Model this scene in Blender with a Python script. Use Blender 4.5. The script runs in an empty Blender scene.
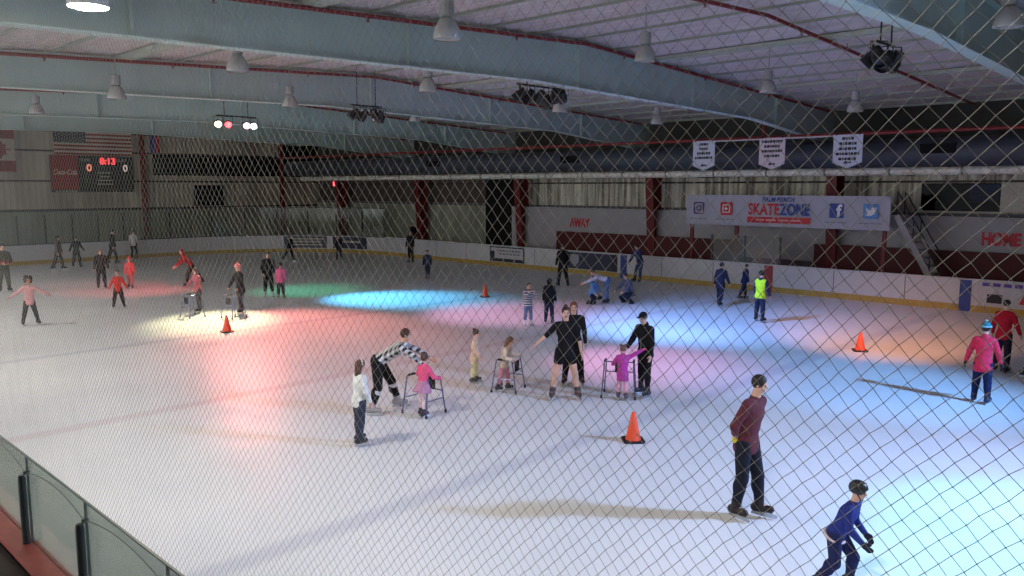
import bpy, bmesh, math, random
import numpy as np
from mathutils import Vector, Matrix, noise
PI = math.pi
random.seed(7)
S = bpy.context.scene
COL = S.collection
S.view_settings.view_transform = 'Standard'
S.view_settings.look = 'None'
S.view_settings.exposure = 0.0
S.view_settings.gamma = 1.0
S.view_settings.use_curve_mapping = False
S.cycles.use_denoising = True
S.cycles.max_bounces = 8
S.cycles.transparent_max_bounces = 16
S.cycles.sample_clamp_indirect = 4.0

# ------------------------------------------------------------------ materials
MATS = {}
def srgb(r, g, b):
    def f(c):
        c /= 255.0
        return c / 12.92 if c <= 0.04045 else ((c + 0.055) / 1.055) ** 2.4
    return (f(r), f(g), f(b), 1.0)

class NT:
    def __init__(self, name):
        m = bpy.data.materials.new(name); m.use_nodes = True
        self.m = m; self.t = m.node_tree; self.n = self.t.nodes
        self.b = self.n['Principled BSDF']; self.out = self.n['Material Output']
    def add(self, typ, **kw):
        n = self.n.new(typ)
        for k, v in kw.items():
            if k.startswith('i_'):
                n.inputs[k[2:].replace('_', ' ')].default_value = v
            else:
                setattr(n, k, v)
        return n
    def link(self, a, b): self.t.links.new(a, b)
    def coord(self, which='Object', scale=(1, 1, 1), rot=(0, 0, 0)):
        c = self.add('ShaderNodeTexCoord'); mp = self.add('ShaderNodeMapping')
        mp.inputs['Scale'].default_value = scale; mp.inputs['Rotation'].default_value = rot
        self.link(c.outputs[which], mp.inputs['Vector'])
        return mp.outputs['Vector']
    def mix(self, fac, a, b):
        x = self.add('ShaderNodeMix', data_type='RGBA')
        for s, v in ((0, fac), (6, a), (7, b)):
            if hasattr(v, 'is_linked') or isinstance(v, bpy.types.NodeSocket): self.link(v, x.inputs[s])
            else: x.inputs[s].default_value = v
        return x.outputs[2]
    def math(self, op, a, b=0.0, clamp=False):
        x = self.add('ShaderNodeMath', operation=op, use_clamp=clamp)
        for s, v in ((0, a), (1, b)):
            if isinstance(v, bpy.types.NodeSocket): self.link(v, x.inputs[s])
            else: x.inputs[s].default_value = v
        return x.outputs[0]
    def noise(self, vec, scale, detail=3.0, rough=0.5):
        x = self.add('ShaderNodeTexNoise'); self.link(vec, x.inputs['Vector'])
        x.inputs['Scale'].default_value = scale; x.inputs['Detail'].default_value = detail
        x.inputs['Roughness'].default_value = rough
        return x.outputs['Fac']
    def ramp(self, fac, stops):
        x = self.add('ShaderNodeValToRGB'); self.link(fac, x.inputs['Fac'])
        e = x.color_ramp.elements
        e[0].position, e[0].color = stops[0]; e[1].position, e[1].color = stops[1]
        for p, c in stops[2:]:
            q = e.new(p); q.color = c
        return x.outputs['Color']
    def bump(self, h, strength=0.3, dist=0.02):
        x = self.add('ShaderNodeBump'); self.link(h, x.inputs['Height'])
        x.inputs['Strength'].default_value = strength; x.inputs['Distance'].default_value = dist
        self.link(x.outputs['Normal'], self.b.inputs['Normal'])

def mat(name, col, rough=0.6, metal=0.0, var=0.12, vscale=9.0, spec=0.4):
    """plain surface with a little mottling"""
    if name in MATS: return MATS[name]
    t = NT(name)
    nz = t.noise(t.coord(), vscale)
    c = tuple(col[:3]) + (1,)
    lo = tuple(v * (1 - var) for v in col[:3]) + (1,); hi = tuple(min(1, v * (1 + var)) for v in col[:3]) + (1,)
    t.link(t.ramp(nz, [(0.3, lo), (0.7, hi)]), t.b.inputs['Base Color'])
    t.b.inputs['Roughness'].default_value = rough; t.b.inputs['Metallic'].default_value = metal
    t.b.inputs['Specular IOR Level'].default_value = spec
    MATS[name] = t.m
    return t.m

def emit(name, col, strength):
    if name in MATS: return MATS[name]
    t = NT(name)
    t.b.inputs['Base Color'].default_value = tuple(col[:3]) + (1,)
    t.b.inputs['Emission Color'].default_value = tuple(col[:3]) + (1,)
    t.b.inputs['Emission Strength'].default_value = strength
    MATS[name] = t.m
    return t.m

def cloth(col, pattern=None, col2=None):
    key = 'cloth_%s_%s_%s' % (col, pattern, col2)
    if key in MATS: return MATS[key]
    t = NT('cloth'); c = srgb(*col)
    v = t.coord()
    nz = t.noise(v, 22.0)
    base = t.ramp(nz, [(0.3, tuple(x * 0.82 for x in c[:3]) + (1,)), (0.7, tuple(min(1, x * 1.12) for x in c[:3]) + (1,))])
    if pattern == 'stripe':
        w = t.add('ShaderNodeTexWave', wave_type='BANDS', bands_direction='Z'); t.link(v, w.inputs['Vector'])
        w.inputs['Scale'].default_value = 4.6
        base = t.mix(t.math('GREATER_THAN', w.outputs['Fac'], 0.62), base, srgb(*col2))
    elif pattern == 'plaid':
        sep = t.add('ShaderNodeSeparateXYZ'); t.link(v, sep.inputs[0])
        a = t.math('ADD', sep.outputs['X'], sep.outputs['Y'])
        fx = t.math('GREATER_THAN', t.math('FRACT', t.math('MULTIPLY', a, 9.0)), 0.5)
        fz = t.math('GREATER_THAN', t.math('FRACT', t.math('MULTIPLY', t.math('SUBTRACT', sep.outputs['Z'], t.math('MULTIPLY', sep.outputs['Y'], 0.6)), 9.0)), 0.5)
        s = t.math('MULTIPLY', t.math('ADD', fx, fz), 0.5)
        base = t.mix(s, base, srgb(*col2))
    elif pattern == 'band':
        sep = t.add('ShaderNodeSeparateXYZ'); t.link(v, sep.inputs[0])
        f = t.math('LESS_THAN', t.math('ABSOLUTE', t.math('SUBTRACT', sep.outputs['Z'], 1.14)), 0.09)
        base = t.mix(f, base, srgb(*col2))
    t.link(base, t.b.inputs['Base Color'])
    t.b.inputs['Roughness'].default_value = 0.85; t.b.inputs['Specular IOR Level'].default_value = 0.2
    t.bump(t.noise(v, 60.0), 0.25, 0.01)
    MATS[key] = t.m
    return t.m

# ------------------------------------------------------------------ mesh building
class MB:
    def __init__(self): self.v = []; self.f = []; self.mi = []; self.cur = 0
    def raw(self, vs, fs):
        o = len(self.v); self.v += [tuple(p) for p in vs]
        self.f += [tuple(i + o for i in f) for f in fs]; self.mi += [self.cur] * len(fs)
    def box(self, x0, x1, y0, y1, z0, z1):
        self.raw([(x0,y0,z0),(x1,y0,z0),(x1,y1,z0),(x0,y1,z0),(x0,y0,z1),(x1,y0,z1),(x1,y1,z1),(x0,y1,z1)],
                 [(3,2,1,0),(4,5,6,7),(0,1,5,4),(1,2,6,5),(2,3,7,6),(3,0,4,7)])
        return self
    def obox(self, c, ax, ay, az):
        """box from centre and three half-axis vectors"""
        c, ax, ay, az = map(Vector, (c, ax, ay, az)); vs = []
        for k in (-1, 1):
            for (i, j) in ((-1,-1),(1,-1),(1,1),(-1,1)): vs.append(c + ax*i + ay*j + az*k)
        self.raw(vs, [(3,2,1,0),(4,5,6,7),(0,1,5,4),(1,2,6,5),(2,3,7,6),(3,0,4,7)])
        return self
    def tube(self, pts, r, n=8, closed=False, caps=True):
        pts = [Vector(p) for p in pts]; m = len(pts)
        rs = r if isinstance(r, (list, tuple)) else [r] * m
        vs = []; up = None
        for i, p in enumerate(pts):
            a = pts[i-1] if (i > 0 or closed) else p
            b = pts[(i+1) % m] if (i < m-1 or closed) else p
            d = (b - a).normalized()
            if up is None:
                up = Vector((0,0,1)) if abs(d.z) < 0.9 else Vector((1,0,0))
            s = d.cross(up).normalized(); u = s.cross(d).normalized(); up = u
            for k in range(n):
                t = 2*PI*k/n
                vs.append(p + (s*math.cos(t) + u*math.sin(t)) * rs[i])
        fs = []
        for i in range(m if closed else m-1):
            j = (i+1) % m
            for k in range(n):
                k2 = (k+1) % n
                fs.append((i*n+k, i*n+k2, j*n+k2, j*n+k))
        if caps and not closed:
            fs.append(tuple(range(n))[::-1]); fs.append(tuple((m-1)*n+k for k in range(n)))
        self.raw(vs, fs); return self
    def lathe(self, prof, c=(0,0,0), n=20, axis=None, capb=True, capt=True):
        """prof: list of (radius, height) along axis"""
        c = Vector(c); ax = Vector(axis or (0,0,1)).normalized()
        s = ax.orthogonal().normalized() if axis else Vector((1,0,0)); u = ax.cross(s)
        vs = []; m = len(prof)
        for (r, h) in prof:
            for k in range(n):
                t = 2*PI*k/n
                vs.append(c + ax*h + (s*math.cos(t) + u*math.sin(t)) * r)
        fs = [(i*n+k, i*n+(k+1)%n, (i+1)*n+(k+1)%n, (i+1)*n+k) for i in range(m-1) for k in range(n)]
        if capb: fs.append(tuple(range(n))[::-1])
        if capt: fs.append(tuple((m-1)*n+k for k in range(n)))
        self.raw(vs, fs); return self
    def prism(self, poly, origin, ax, ay, depth):
        """2-D polygon in the frame (origin, ax, ay), extruded by the depth vector"""
        o, ax, ay, d = map(Vector, (origin, ax, ay, depth)); n = len(poly)
        a = [o + ax*p[0] + ay*p[1] for p in poly]
        self.raw(a + [p + d for p in a], [tuple(range(n))[::-1], tuple(range(n, 2*n))] +
                 [(i, (i+1) % n, n+(i+1) % n, n+i) for i in range(n)])
        return self
    def build(self, name, m, parent=None, smooth=False, bevel=0.0, loc=None):
        me = bpy.data.meshes.new(name); me.from_pydata(self.v, [], self.f)
        bm = bmesh.new(); bm.from_mesh(me); bmesh.ops.recalc_face_normals(bm, faces=bm.faces); bm.to_mesh(me); bm.free()
        for x in (m if isinstance(m, (list, tuple)) else [m]): me.materials.append(x)
        if any(self.mi): me.polygons.foreach_set('material_index', self.mi)
        if smooth:
            me.polygons.foreach_set('use_smooth', [True] * len(me.polygons)); me.set_sharp_from_angle(angle=0.7)
        o = bpy.data.objects.new(name, me); COL.objects.link(o)
        if parent: o.parent = parent
        if loc: o.location = loc
        if bevel:
            b = o.modifiers.new('edge', 'BEVEL'); b.width = bevel; b.segments = 2; b.limit_method = 'ANGLE'
        return o

def tag(o, label, cat, group=None):
    o['label'] = label; o['category'] = cat
    if group: o['group'] = group
    return o
def struct(o):
    o['kind'] = 'structure'; return o
def thing(name, label, cat, loc=(0,0,0), rz=0.0, group=None):
    o = bpy.data.objects.new(name, None); COL.objects.link(o); o.empty_display_size = 0.2
    o.location = loc; o.rotation_euler = (0, 0, rz)
    return tag(o, label, cat, group)
def dup(root, loc, rz=0.0, label=None, group=None):
    r = root.copy(); COL.objects.link(r); r.location = loc; r.rotation_euler = (0, 0, rz)
    if label: r['label'] = label
    if group: r['group'] = group
    for ch in list(root.children):
        c = ch.copy(); COL.objects.link(c); c.parent = r
        for g in list(ch.children):
            d = g.copy(); COL.objects.link(d); d.parent = c
    return r
def lettering(name, txt, size, loc, rot, m, parent=None, align='CENTER', shear=0.0, depth=0.004, sx=1.0, bold=0.0):
    cu = bpy.data.curves.new(name, 'FONT'); cu.body = txt; cu.size = size; cu.align_x = align; cu.align_y = 'CENTER'
    cu.shear = shear; cu.extrude = depth; cu.offset = bold
    t = bpy.data.objects.new(name, cu); COL.objects.link(t)
    dg = bpy.context.evaluated_depsgraph_get(); me = bpy.data.meshes.new_from_object(t.evaluated_get(dg))
    bpy.data.objects.remove(t); bpy.data.curves.remove(cu)
    me.materials.clear(); me.materials.append(m)
    o = bpy.data.objects.new(name, me); COL.objects.link(o)
    o.location = loc; o.rotation_euler = rot; o.scale = (sx, 1, 1)
    if parent: o.parent = parent
    return o
ROT_FAR = (PI/2, 0, 0)          # lettering on the long far wall (faces -y)
ROT_END = (PI/2, 0, PI/2)       # lettering on the end wall (faces +x)

CONES = [('orange traffic cone at the far left beside the two children with skating aids', -20.92, 10.26, -1.82), ('small orange cone far out behind the girl in cream', -20.89, 20.21, -2.13), ('orange cone in the middle, nearest of the four cones', -7.16, 10.18, -2.32), ('orange cone on the right near the child in red', -7.27, 19.84, -2.58)]
LAMPS = [(-9.2, 8.14, 6.17, 'unlit high bay lamp below the wide pale tray, top left of centre'), (-9.3, 13.38, 6.43, 'unlit high bay lamp in the middle of the roof'), (-9.6, 19.15, 6.33, 'unlit high bay lamp near the right end of the long beam'), (-14.6, 7.61, 6.17, 'unlit high bay lamp over the flag side, second bay'), (-20.6, 7.58, 6.11, 'unlit high bay lamp far left in front of the third beam'), (-14.6, 12.31, 6.19, 'unlit high bay lamp in the second bay near the image centre'), (-20.2, 12.04, 6.21, 'unlit high bay lamp far back left of the small light cluster'), (-28.6, 8.08, 6.28, 'unlit high bay lamp farthest back on the left'), (-15.8, 23.51, 6.14, 'unlit high bay lamp low above the left pennant'), (-3.3, 14.27, 6.4, 'unlit high bay lamp in the upper right corner'), (-8.8, 22.69, 6.05, 'unlit high bay lamp above the right pennant'), (-24.0, 19.58, 6.45, 'unlit high bay lamp far back right of the small light cluster'), (-14.9, 17.36, 6.08, 'unlit high bay lamp behind the wide light cluster')]
WALKERS = [('skating aid held by the girl in pink top on the far left', -24.14, 10.75, -3.04, 0.7, 0.5), ('skating aid held by the child in dark coat and pink hat', -23.04, 11.55, -3.0, 0.7, 0.5), ('skating aid held by the small girl in the frilled skirt', -10.77, 8.89, 0.1, 0.68, 0.52), ('skating aid held by the child in the cream vest', -10.83, 11.1, -1.15, 0.66, 0.5), ('skating aid held by the small girl in magenta dress', -8.97, 12.26, 0.56, 0.7, 0.56)]

# ------------------------------------------------------------------ implicit bodies (one continuous surface each)
def V(*a): return np.array(a, dtype=float)
def nrm(a): return a / (np.linalg.norm(a) + 1e-9)

class SDF:
    def __init__(self): self.p = []
    def cap(self, a, b, ra, rb=None, k=0.02):
        self.p.append(('c', np.array(a, float), np.array(b, float), ra, ra if rb is None else rb, k)); return self
    def ell(self, c, r, R=None, k=0.02):
        self.p.append(('e', np.array(c, float), np.array(r, float), np.eye(3) if R is None else np.array(R, float), 0, k)); return self
    def bounds(self):
        lo = V(9,9,9); hi = -lo
        for q in self.p:
            if q[0] == 'c':
                for pt, r in ((q[1], q[3]), (q[2], q[4])): lo = np.minimum(lo, pt - r); hi = np.maximum(hi, pt + r)
            else:
                r = max(q[2]); lo = np.minimum(lo, q[1] - r); hi = np.maximum(hi, q[1] + r)
        return lo, hi
    def mesh(self, h, cuts=(), subtract=()):
        lo, hi = self.bounds(); lo = lo - 2.5*h; hi = hi + 2.5*h
        n = np.maximum(4, np.ceil((hi - lo) / h).astype(int) + 1)
        ax = [lo[i] + np.arange(n[i]) * h for i in range(3)]
        F = np.full(tuple(n), 0.5, dtype=np.float32)
        def sub(q):
            pad = 2*q[5] + 3*h
            if q[0] == 'c':
                r = max(q[3], q[4]); a = np.minimum(q[1], q[2]) - r - pad; b = np.maximum(q[1], q[2]) + r + pad
            else:
                r = max(q[2]); a = q[1] - r - pad; b = q[1] + r + pad
            i0 = np.clip(np.floor((a - lo) / h).astype(int), 0, n - 1); i1 = np.clip(np.ceil((b - lo) / h).astype(int) + 1, 1, n)
            return tuple(slice(i0[i], i1[i]) for i in range(3))
        def dist(q, sl):
            X = ax[0][sl[0]][:, None, None]; Y = ax[1][sl[1]][None, :, None]; Z = ax[2][sl[2]][None, None, :]
            if q[0] == 'c':
                a, b = q[1], q[2]; d = b - a; L2 = max(1e-9, float(d @ d))
                t = np.clip(((X - a[0])*d[0] + (Y - a[1])*d[1] + (Z - a[2])*d[2]) / L2, 0, 1)
                return np.sqrt((X - a[0] - t*d[0])**2 + (Y - a[1] - t*d[1])**2 + (Z - a[2] - t*d[2])**2) - (q[3] + (q[4] - q[3]) * t)
            R = q[3]; x, y, z = X - q[1][0], Y - q[1][1], Z - q[1][2]; r = q[2]
            k0 = 0; k1 = 0
            for i in range(3):
                u = (R[i][0]*x + R[i][1]*y + R[i][2]*z) / r[i]
                k0 = k0 + u*u; k1 = k1 + (u / r[i])**2
            k0 = np.sqrt(k0); k1 = np.sqrt(k1) + 1e-9
            return k0 * (k0 - 1.0) / k1
        for q in self.p:
            sl = sub(q); d = dist(q, sl); f = F[sl]; k = q[5]
            if k > 0:
                m = np.maximum(k - np.abs(f - d), 0) / k
                F[sl] = np.minimum(f, d) - m*m*k*0.25
            else:
                F[sl] = np.minimum(f, d)
        for q in subtract:
            sl = sub(q); F[sl] = np.maximum(F[sl], -dist(q, sl))
        X, Y, Z = ax[0][:, None, None], ax[1][None, :, None], ax[2][None, None, :]
        for (pt, nv) in cuts:
            F = np.maximum(F, (X - pt[0])*nv[0] + (Y - pt[1])*nv[1] + (Z - pt[2])*nv[2])
        return surface_net(F, lo, h)

def surface_net(F, lo, h):
    ins = F < 0
    c = np.zeros(tuple(s - 1 for s in F.shape), np.int8)
    for i in (0, 1):
        for j in (0, 1):
            for k in (0, 1):
                c += ins[i:i + c.shape[0], j:j + c.shape[1], k:k + c.shape[2]]
    act = (c > 0) & (c < 8)
    idx = -np.ones(c.shape, np.int64); cells = np.argwhere(act)
    idx[act] = np.arange(len(cells))
    acc = np.zeros((len(cells), 3)); cnt = np.zeros(len(cells))
    ci, cj, ck = cells.T
    for axis in range(3):
        for u in (0, 1):
            for w in (0, 1):
                o = [0, 0, 0]; o[(axis+1) % 3] = u; o[(axis+2) % 3] = w
                p = [0, 0, 0]; p[axis] = 1
                fa = F[ci+o[0], cj+o[1], ck+o[2]]; fb = F[ci+o[0]+p[0], cj+o[1]+p[1], ck+o[2]+p[2]]
                m = (fa < 0) != (fb < 0)
                t = np.where(m, fa / np.where(m, fa - fb, 1), 0)
                q = np.zeros((len(cells), 3)); q[:] = o; q[:, axis] += t
                acc[m] += q[m]; cnt[m] += 1
    vs = lo + (cells + acc / cnt[:, None]) * h
    quads = []
    for axis in range(3):
        a = [slice(None)]*3; b = [slice(None)]*3; a[axis] = slice(0, -1); b[axis] = slice(1, None)
        fa, fb = ins[tuple(a)], ins[tuple(b)]
        e = np.argwhere(fa != fb)
        o1, o2 = (axis+1) % 3, (axis+2) % 3
        ok = (e[:, o1] > 0) & (e[:, o2] > 0) & (e[:, o1] < F.shape[o1]-1) & (e[:, o2] < F.shape[o2]-1)
        e = e[ok]; flip = fa[tuple(e.T)]
        def at(du, dw):
            q = e.copy(); q[:, o1] += du; q[:, o2] += dw
            return idx[tuple(q.T)]
        qd = np.stack([at(-1,-1), at(0,-1), at(0,0), at(-1,0)], 1)
        qd[~flip] = qd[~flip][:, ::-1]
        quads.append(qd)
    return vs, np.concatenate(quads)

def mesh_obj(name, vf, mats, parent, matfn=None):
    vs, fs = vf
    me = bpy.data.meshes.new(name)
    me.vertices.add(len(vs)); me.vertices.foreach_set('co', vs.astype(np.float32).ravel())
    me.loops.add(fs.size); me.loops.foreach_set('vertex_index', fs.astype(np.int32).ravel())
    me.polygons.add(len(fs)); me.polygons.foreach_set('loop_start', np.arange(0, fs.size, 4, dtype=np.int32))
    me.polygons.foreach_set('loop_total', np.full(len(fs), 4, np.int32))
    for m in (mats if isinstance(mats, (list, tuple)) else [mats]): me.materials.append(m)
    if matfn is not None:
        me.polygons.foreach_set('material_index', matfn(vs[fs].mean(1)).astype(np.int32))
    me.polygons.foreach_set('use_smooth', np.ones(len(fs), bool))
    me.update(calc_edges=True); me.validate()
    o = bpy.data.objects.new(name, me); COL.objects.link(o); o.parent = parent
    return o

SKIN = dict(fair=(214,168,146), tan=(186,134,108), brown=(120,80,60))
def skin_mat(k): return mat('skin_' + k, srgb(*SKIN[k]), 0.55, var=0.05)
def rotx(v, deg):
    a = math.radians(deg); c, s = math.cos(a), math.sin(a)
    return V(v[0], c*v[1] + s*v[2], -s*v[1] + c*v[2])      # positive: +z tips towards +y (forwards)
def limb(f, b, side):
    """direction of a hanging limb: f degrees forwards, b degrees outwards"""
    f, b = math.radians(f), math.radians(b)
    return V(side*math.sin(b), math.sin(f)*math.cos(b), -math.cos(f)*math.cos(b))

def person(label, x, y, rot, H, kid=0.0, lean=3, side=0, legs=((4,5,6),(-2,5,4)), arms=((6,10,16,6),(2,10,12,6)),
           head=(0,0), top=None, bot=None, hair=('short',(40,28,22)), hat=None, skate=(30,30,34), skin='fair',
           glove=None, vest=None, h=0.011, group=None, foot=(0,0), sit=None, pad=None, wrist=None, belt=None, sleeve=None):
    """legs: (left, right) = (thigh forwards, outwards, knee bend); arms: (left, right) = (upper f, b, fore f, b) or a hand target"""
    root = thing('person', label, 'person', (x, y, 0), rot, group)
    L = lambda a, b: a + (b - a) * kid
    hh = H * L(0.128, 0.170); hipz = H * L(0.505, 0.455); tors = H * L(0.315, 0.325)
    nk = H * 1.0 - hipz - tors - hh
    sw = H * L(0.103, 0.098); hw = H * L(0.048, 0.045)
    sole = 0.075 if kid < 0.5 else 0.062
    th, sh = hipz * 0.50, hipz * 0.43; fh = hipz * 0.07
    # joints with the hips at the origin
    hip = V(0, 0, 0)
    tilt = lambda v: rotx(V(v[0]*math.cos(math.radians(side)) + v[2]*math.sin(math.radians(side)), v[1],
                            -v[0]*math.sin(math.radians(side)) + v[2]*math.cos(math.radians(side))), lean)
    TX, TY, TZ = tilt(V(1,0,0)), tilt(V(0,1,0)), tilt(V(0,0,1)); TR = [TX, TY, TZ]
    at = lambda a, b, c: hip + TX*a*H + TY*b*H + TZ*c*H
    neck = hip + TZ*tors
    sho = [neck - TZ*0.028*H + TX*s*sw for s in (-1, 1)]
    ya = math.radians(head[1]); hd = lambda v: rotx(V(v[0]*math.cos(ya) + v[1]*math.sin(ya), -v[0]*math.sin(ya) + v[1]*math.cos(ya), v[2]), lean*0.45 + head[0])
    HX, HY, HZ = hd(V(1,0,0)), hd(V(0,1,0)), hd(V(0,0,1)); HR = [HX, HY, HZ]
    hc = neck + TZ*nk*0.6 + HZ*(nk*0.4 + hh*0.5) + HY*0.012*H
    hp = lambda a, b, c: hc + (HX*a + HY*b + HZ*c)*hh
    knee, ank, toe, hips, fdir = [], [], [], [], []
    for i, s in enumerate((-1, 1)):
        f, b, k = legs[i]
        p = hip + V(s*hw, 0, -0.01*H); hips.append(p)
        kn = p + limb(f, b, s)*th; an = kn + limb(f - k, b*0.8, s)*sh
        fd = rotx(V(s*0.18, 0.98, 0), foot[i]); fd = nrm(fd)
        knee.append(kn); ank.append(an); fdir.append(fd); toe.append(an + fd*0.082*H + V(0,0,-fh*0.45))
    low = min(min(a[2] - fh, t[2] - fh*0.55) for a, t in zip(ank, toe))
    base = V(0, 0, (sole - low) if sit is None else sit)
    mid = (ank[0] + ank[1]) * 0.5 if sit is None else V(0, 0, 0)
    base = base - V(mid[0], mid[1], 0) * (1 if sit is None else 0)
    mv = lambda q: q + base
    hip = mv(hip); neck = mv(neck); hc = mv(hc); sho = [mv(q) for q in sho]; knee = [mv(q) for q in knee]
    ank = [mv(q) for q in ank]; toe = [mv(q) for q in toe]; hips = [mv(q) for q in hips]
    ua, fa = 0.165*H, 0.145*H
    elb, wri, fadir = [], [], []
    for i, s in enumerate((-1, 1)):
        a = arms[i]
        if len(a) == 4:
            e = sho[i] + nrm(limb(a[0], a[1], s))*ua; w = e + nrm(limb(a[2], a[3], s))*fa
        else:
            tgt = V(*a); d = tgt - sho[i]; dl = np.linalg.norm(d); mx = ua + fa + 0.045*H
            if dl > mx: d = d*mx/dl; dl = mx
            fl = fa + 0.045*H
            q = max(-1, min(1, (ua*ua + dl*dl - fl*fl) / (2*ua*dl))); u = nrm(d)
            pole = V(s*0.6, -0.5, -1.0); pole = nrm(pole - u*(pole @ u))
            e = sho[i] + u*ua*q + pole*ua*math.sqrt(max(0, 1 - q*q)); w = e + nrm(sho[i] + d - e)*fa
        elb.append(e); wri.append(w); fadir.append(nrm(w - e))
    r_ = lambda v: v*H
    # --- pieces of the figure, each grown by `o` so that clothing follows the body
    def torso(g, o, lo=0.0):
        k = 0.035
        g.ell(at2(0, -0.004, 0.015), (r_(0.092)+o, r_(0.068)+o, r_(0.075)+o), TR, k)
        g.ell(at2(0, 0.0, 0.12), (r_(0.080)+o, r_(0.058)+o, r_(0.10)+o), TR, k)
        g.ell(at2(0, 0.0, 0.215), (r_(0.098)+o, r_(0.066)+o, r_(0.085)+o), TR, k)
        g.cap(sho[0]*0.86 + sho[1]*0.14, sho[1]*0.86 + sho[0]*0.14, r_(0.038)+o, None, k)
    def at2(a, b, c): return hip + TX*a*H + TY*b*H + TZ*c*H
    fat = L(1.0, 1.08)
    def arm(g, i, o, end=1.0, kk=0.02):
        g.cap(sho[i], elb[i], r_(0.030)*fat+o, r_(0.024)*fat+o, kk)
        if end > 0.5: g.cap(elb[i], elb[i] + (wri[i] - elb[i])*(2*end - 1), r_(0.024)*fat+o, (r_(0.016)*fat if end > 0.9 else r_(0.020)*fat)+o, kk)
    def leg(g, i, o, end=1.0, kk=0.02):
        t = min(1, end*2)
        g.cap(hips[i], hips[i] + (knee[i]-hips[i])*t, r_(0.055)*fat+o, r_(0.055)*fat + (r_(0.036)-r_(0.055))*fat*t + o, kk)
        if end > 0.5:
            t = 2*end - 1
            g.cap(knee[i], knee[i] + (ank[i]-knee[i])*t, r_(0.036)*fat+o, r_(0.036)*fat + (r_(0.024)-r_(0.036))*fat*t + o, kk)
            m = knee[i]*0.7 + ank[i]*0.3
            g.ell(m - V(0, 0.008*H, 0), (r_(0.034)*fat+o, r_(0.036)*fat+o, r_(0.065)+o), None, kk)
    def hand(g, i, o, fine=True):
        s = -1 if i == 0 else 1; d = fadir[i]; w = wri[i]
        inn = V(-s, 0, 0) if abs(d[0]) < 0.8 else V(0, 0, -1)
        n = nrm(inn - d*(inn @ d)); t = nrm(np.cross(d, n)); 
        if t[1] < 0 and abs(d[1]) < 0.8: t = -t
        elif abs(d[1]) >= 0.8 and t[2] < 0: t = -t
        pr = r_(0.052)
        g.ell(w + d*pr*0.45, (r_(0.024)+o, r_(0.012)+o, pr*0.62+o), [t, n, d], 0.006)
        fr = max(r_(0.0056), 0.55*h) + o
        grip = 1.1 if len(arms[i]) == 3 else 0.35
        for q, (off, ln) in enumerate(((0.78, 0.82), (0.27, 0.95), (-0.25, 0.88), (-0.75, 0.68))):
            b0 = w + d*pr*0.9 + t*off*r_(0.021); l1 = pr*0.5*ln
            d1 = nrm(d*math.cos(grip*0.6) + n*math.sin(grip*0.6) + t*off*0.10); d2 = nrm(d*math.cos(grip*1.5) + n*math.sin(grip*1.5))
            m = b0 + d1*l1; g.cap(b0, m, fr, fr*0.95, 0.002); g.cap(m, m + d2*l1*0.9, fr*0.95, fr*0.8, 0.002)
        b0 = w + d*pr*0.3 + t*r_(0.018); m = b0 + nrm(t*0.8 + d*0.65 + n*0.3)*pr*0.42
        g.cap(b0, m, fr*1.15, fr, 0.004); g.cap(m, m + nrm(d + n*0.4 + t*0.2)*pr*0.36, fr, fr*0.85, 0.002)
    hp = lambda a, b, c: hc + (HX*a + HY*b + HZ*c)*hh
    # --- body: trunk, limbs, neck, head and hands in one surface
    g = SDF(); torso(g, 0)
    for i in (0, 1):
        leg(g, i, 0); g.cap(ank[i], toe[i], r_(0.023), r_(0.018), 0.02); arm(g, i, 0); hand(g, i, 0)
    g.cap(neck - TZ*0.02*H, hp(0, -0.05, -0.18), r_(0.034), r_(0.030), 0.025)
    g.ell(hp(0, -0.02, 0.10), (0.33*hh, 0.40*hh, 0.40*hh), HR, 0.02)
    g.ell(hp(0, 0.09, -0.20), (0.25*hh, 0.27*hh, 0.29*hh), HR, 0.03)
    g.cap(hp(0, 0.34, 0.02), hp(0, 0.42, -0.11), 0.035*hh, 0.055*hh, 0.012)
    for s in (-1, 1):
        g.ell(hp(s*0.335, -0.02, -0.02), (0.035*hh, 0.075*hh, 0.11*hh), HR, 0.006)
    eyes = [hp(s*0.14, 0.345, 0.0) for s in (-1, 1)]; mouth = [hp(s*0.05, 0.33, -0.27) for s in (-1, 0, 1)]
    def facemat(c):
        m = np.zeros(len(c), int)
        for e in eyes: m[np.linalg.norm(c - e, axis=1) < max(0.062*hh, 0.7*h)] = 1
        for e in mouth: m[np.linalg.norm(c - e, axis=1) < max(0.055*hh, 0.6*h)] = 2
        return m
    mesh_obj('body', g.mesh(h), [skin_mat(skin), mat('eye_dark', srgb(38,26,22), 0.3), mat('lips', srgb(160,84,80), 0.5)], root, facemat)
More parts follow.
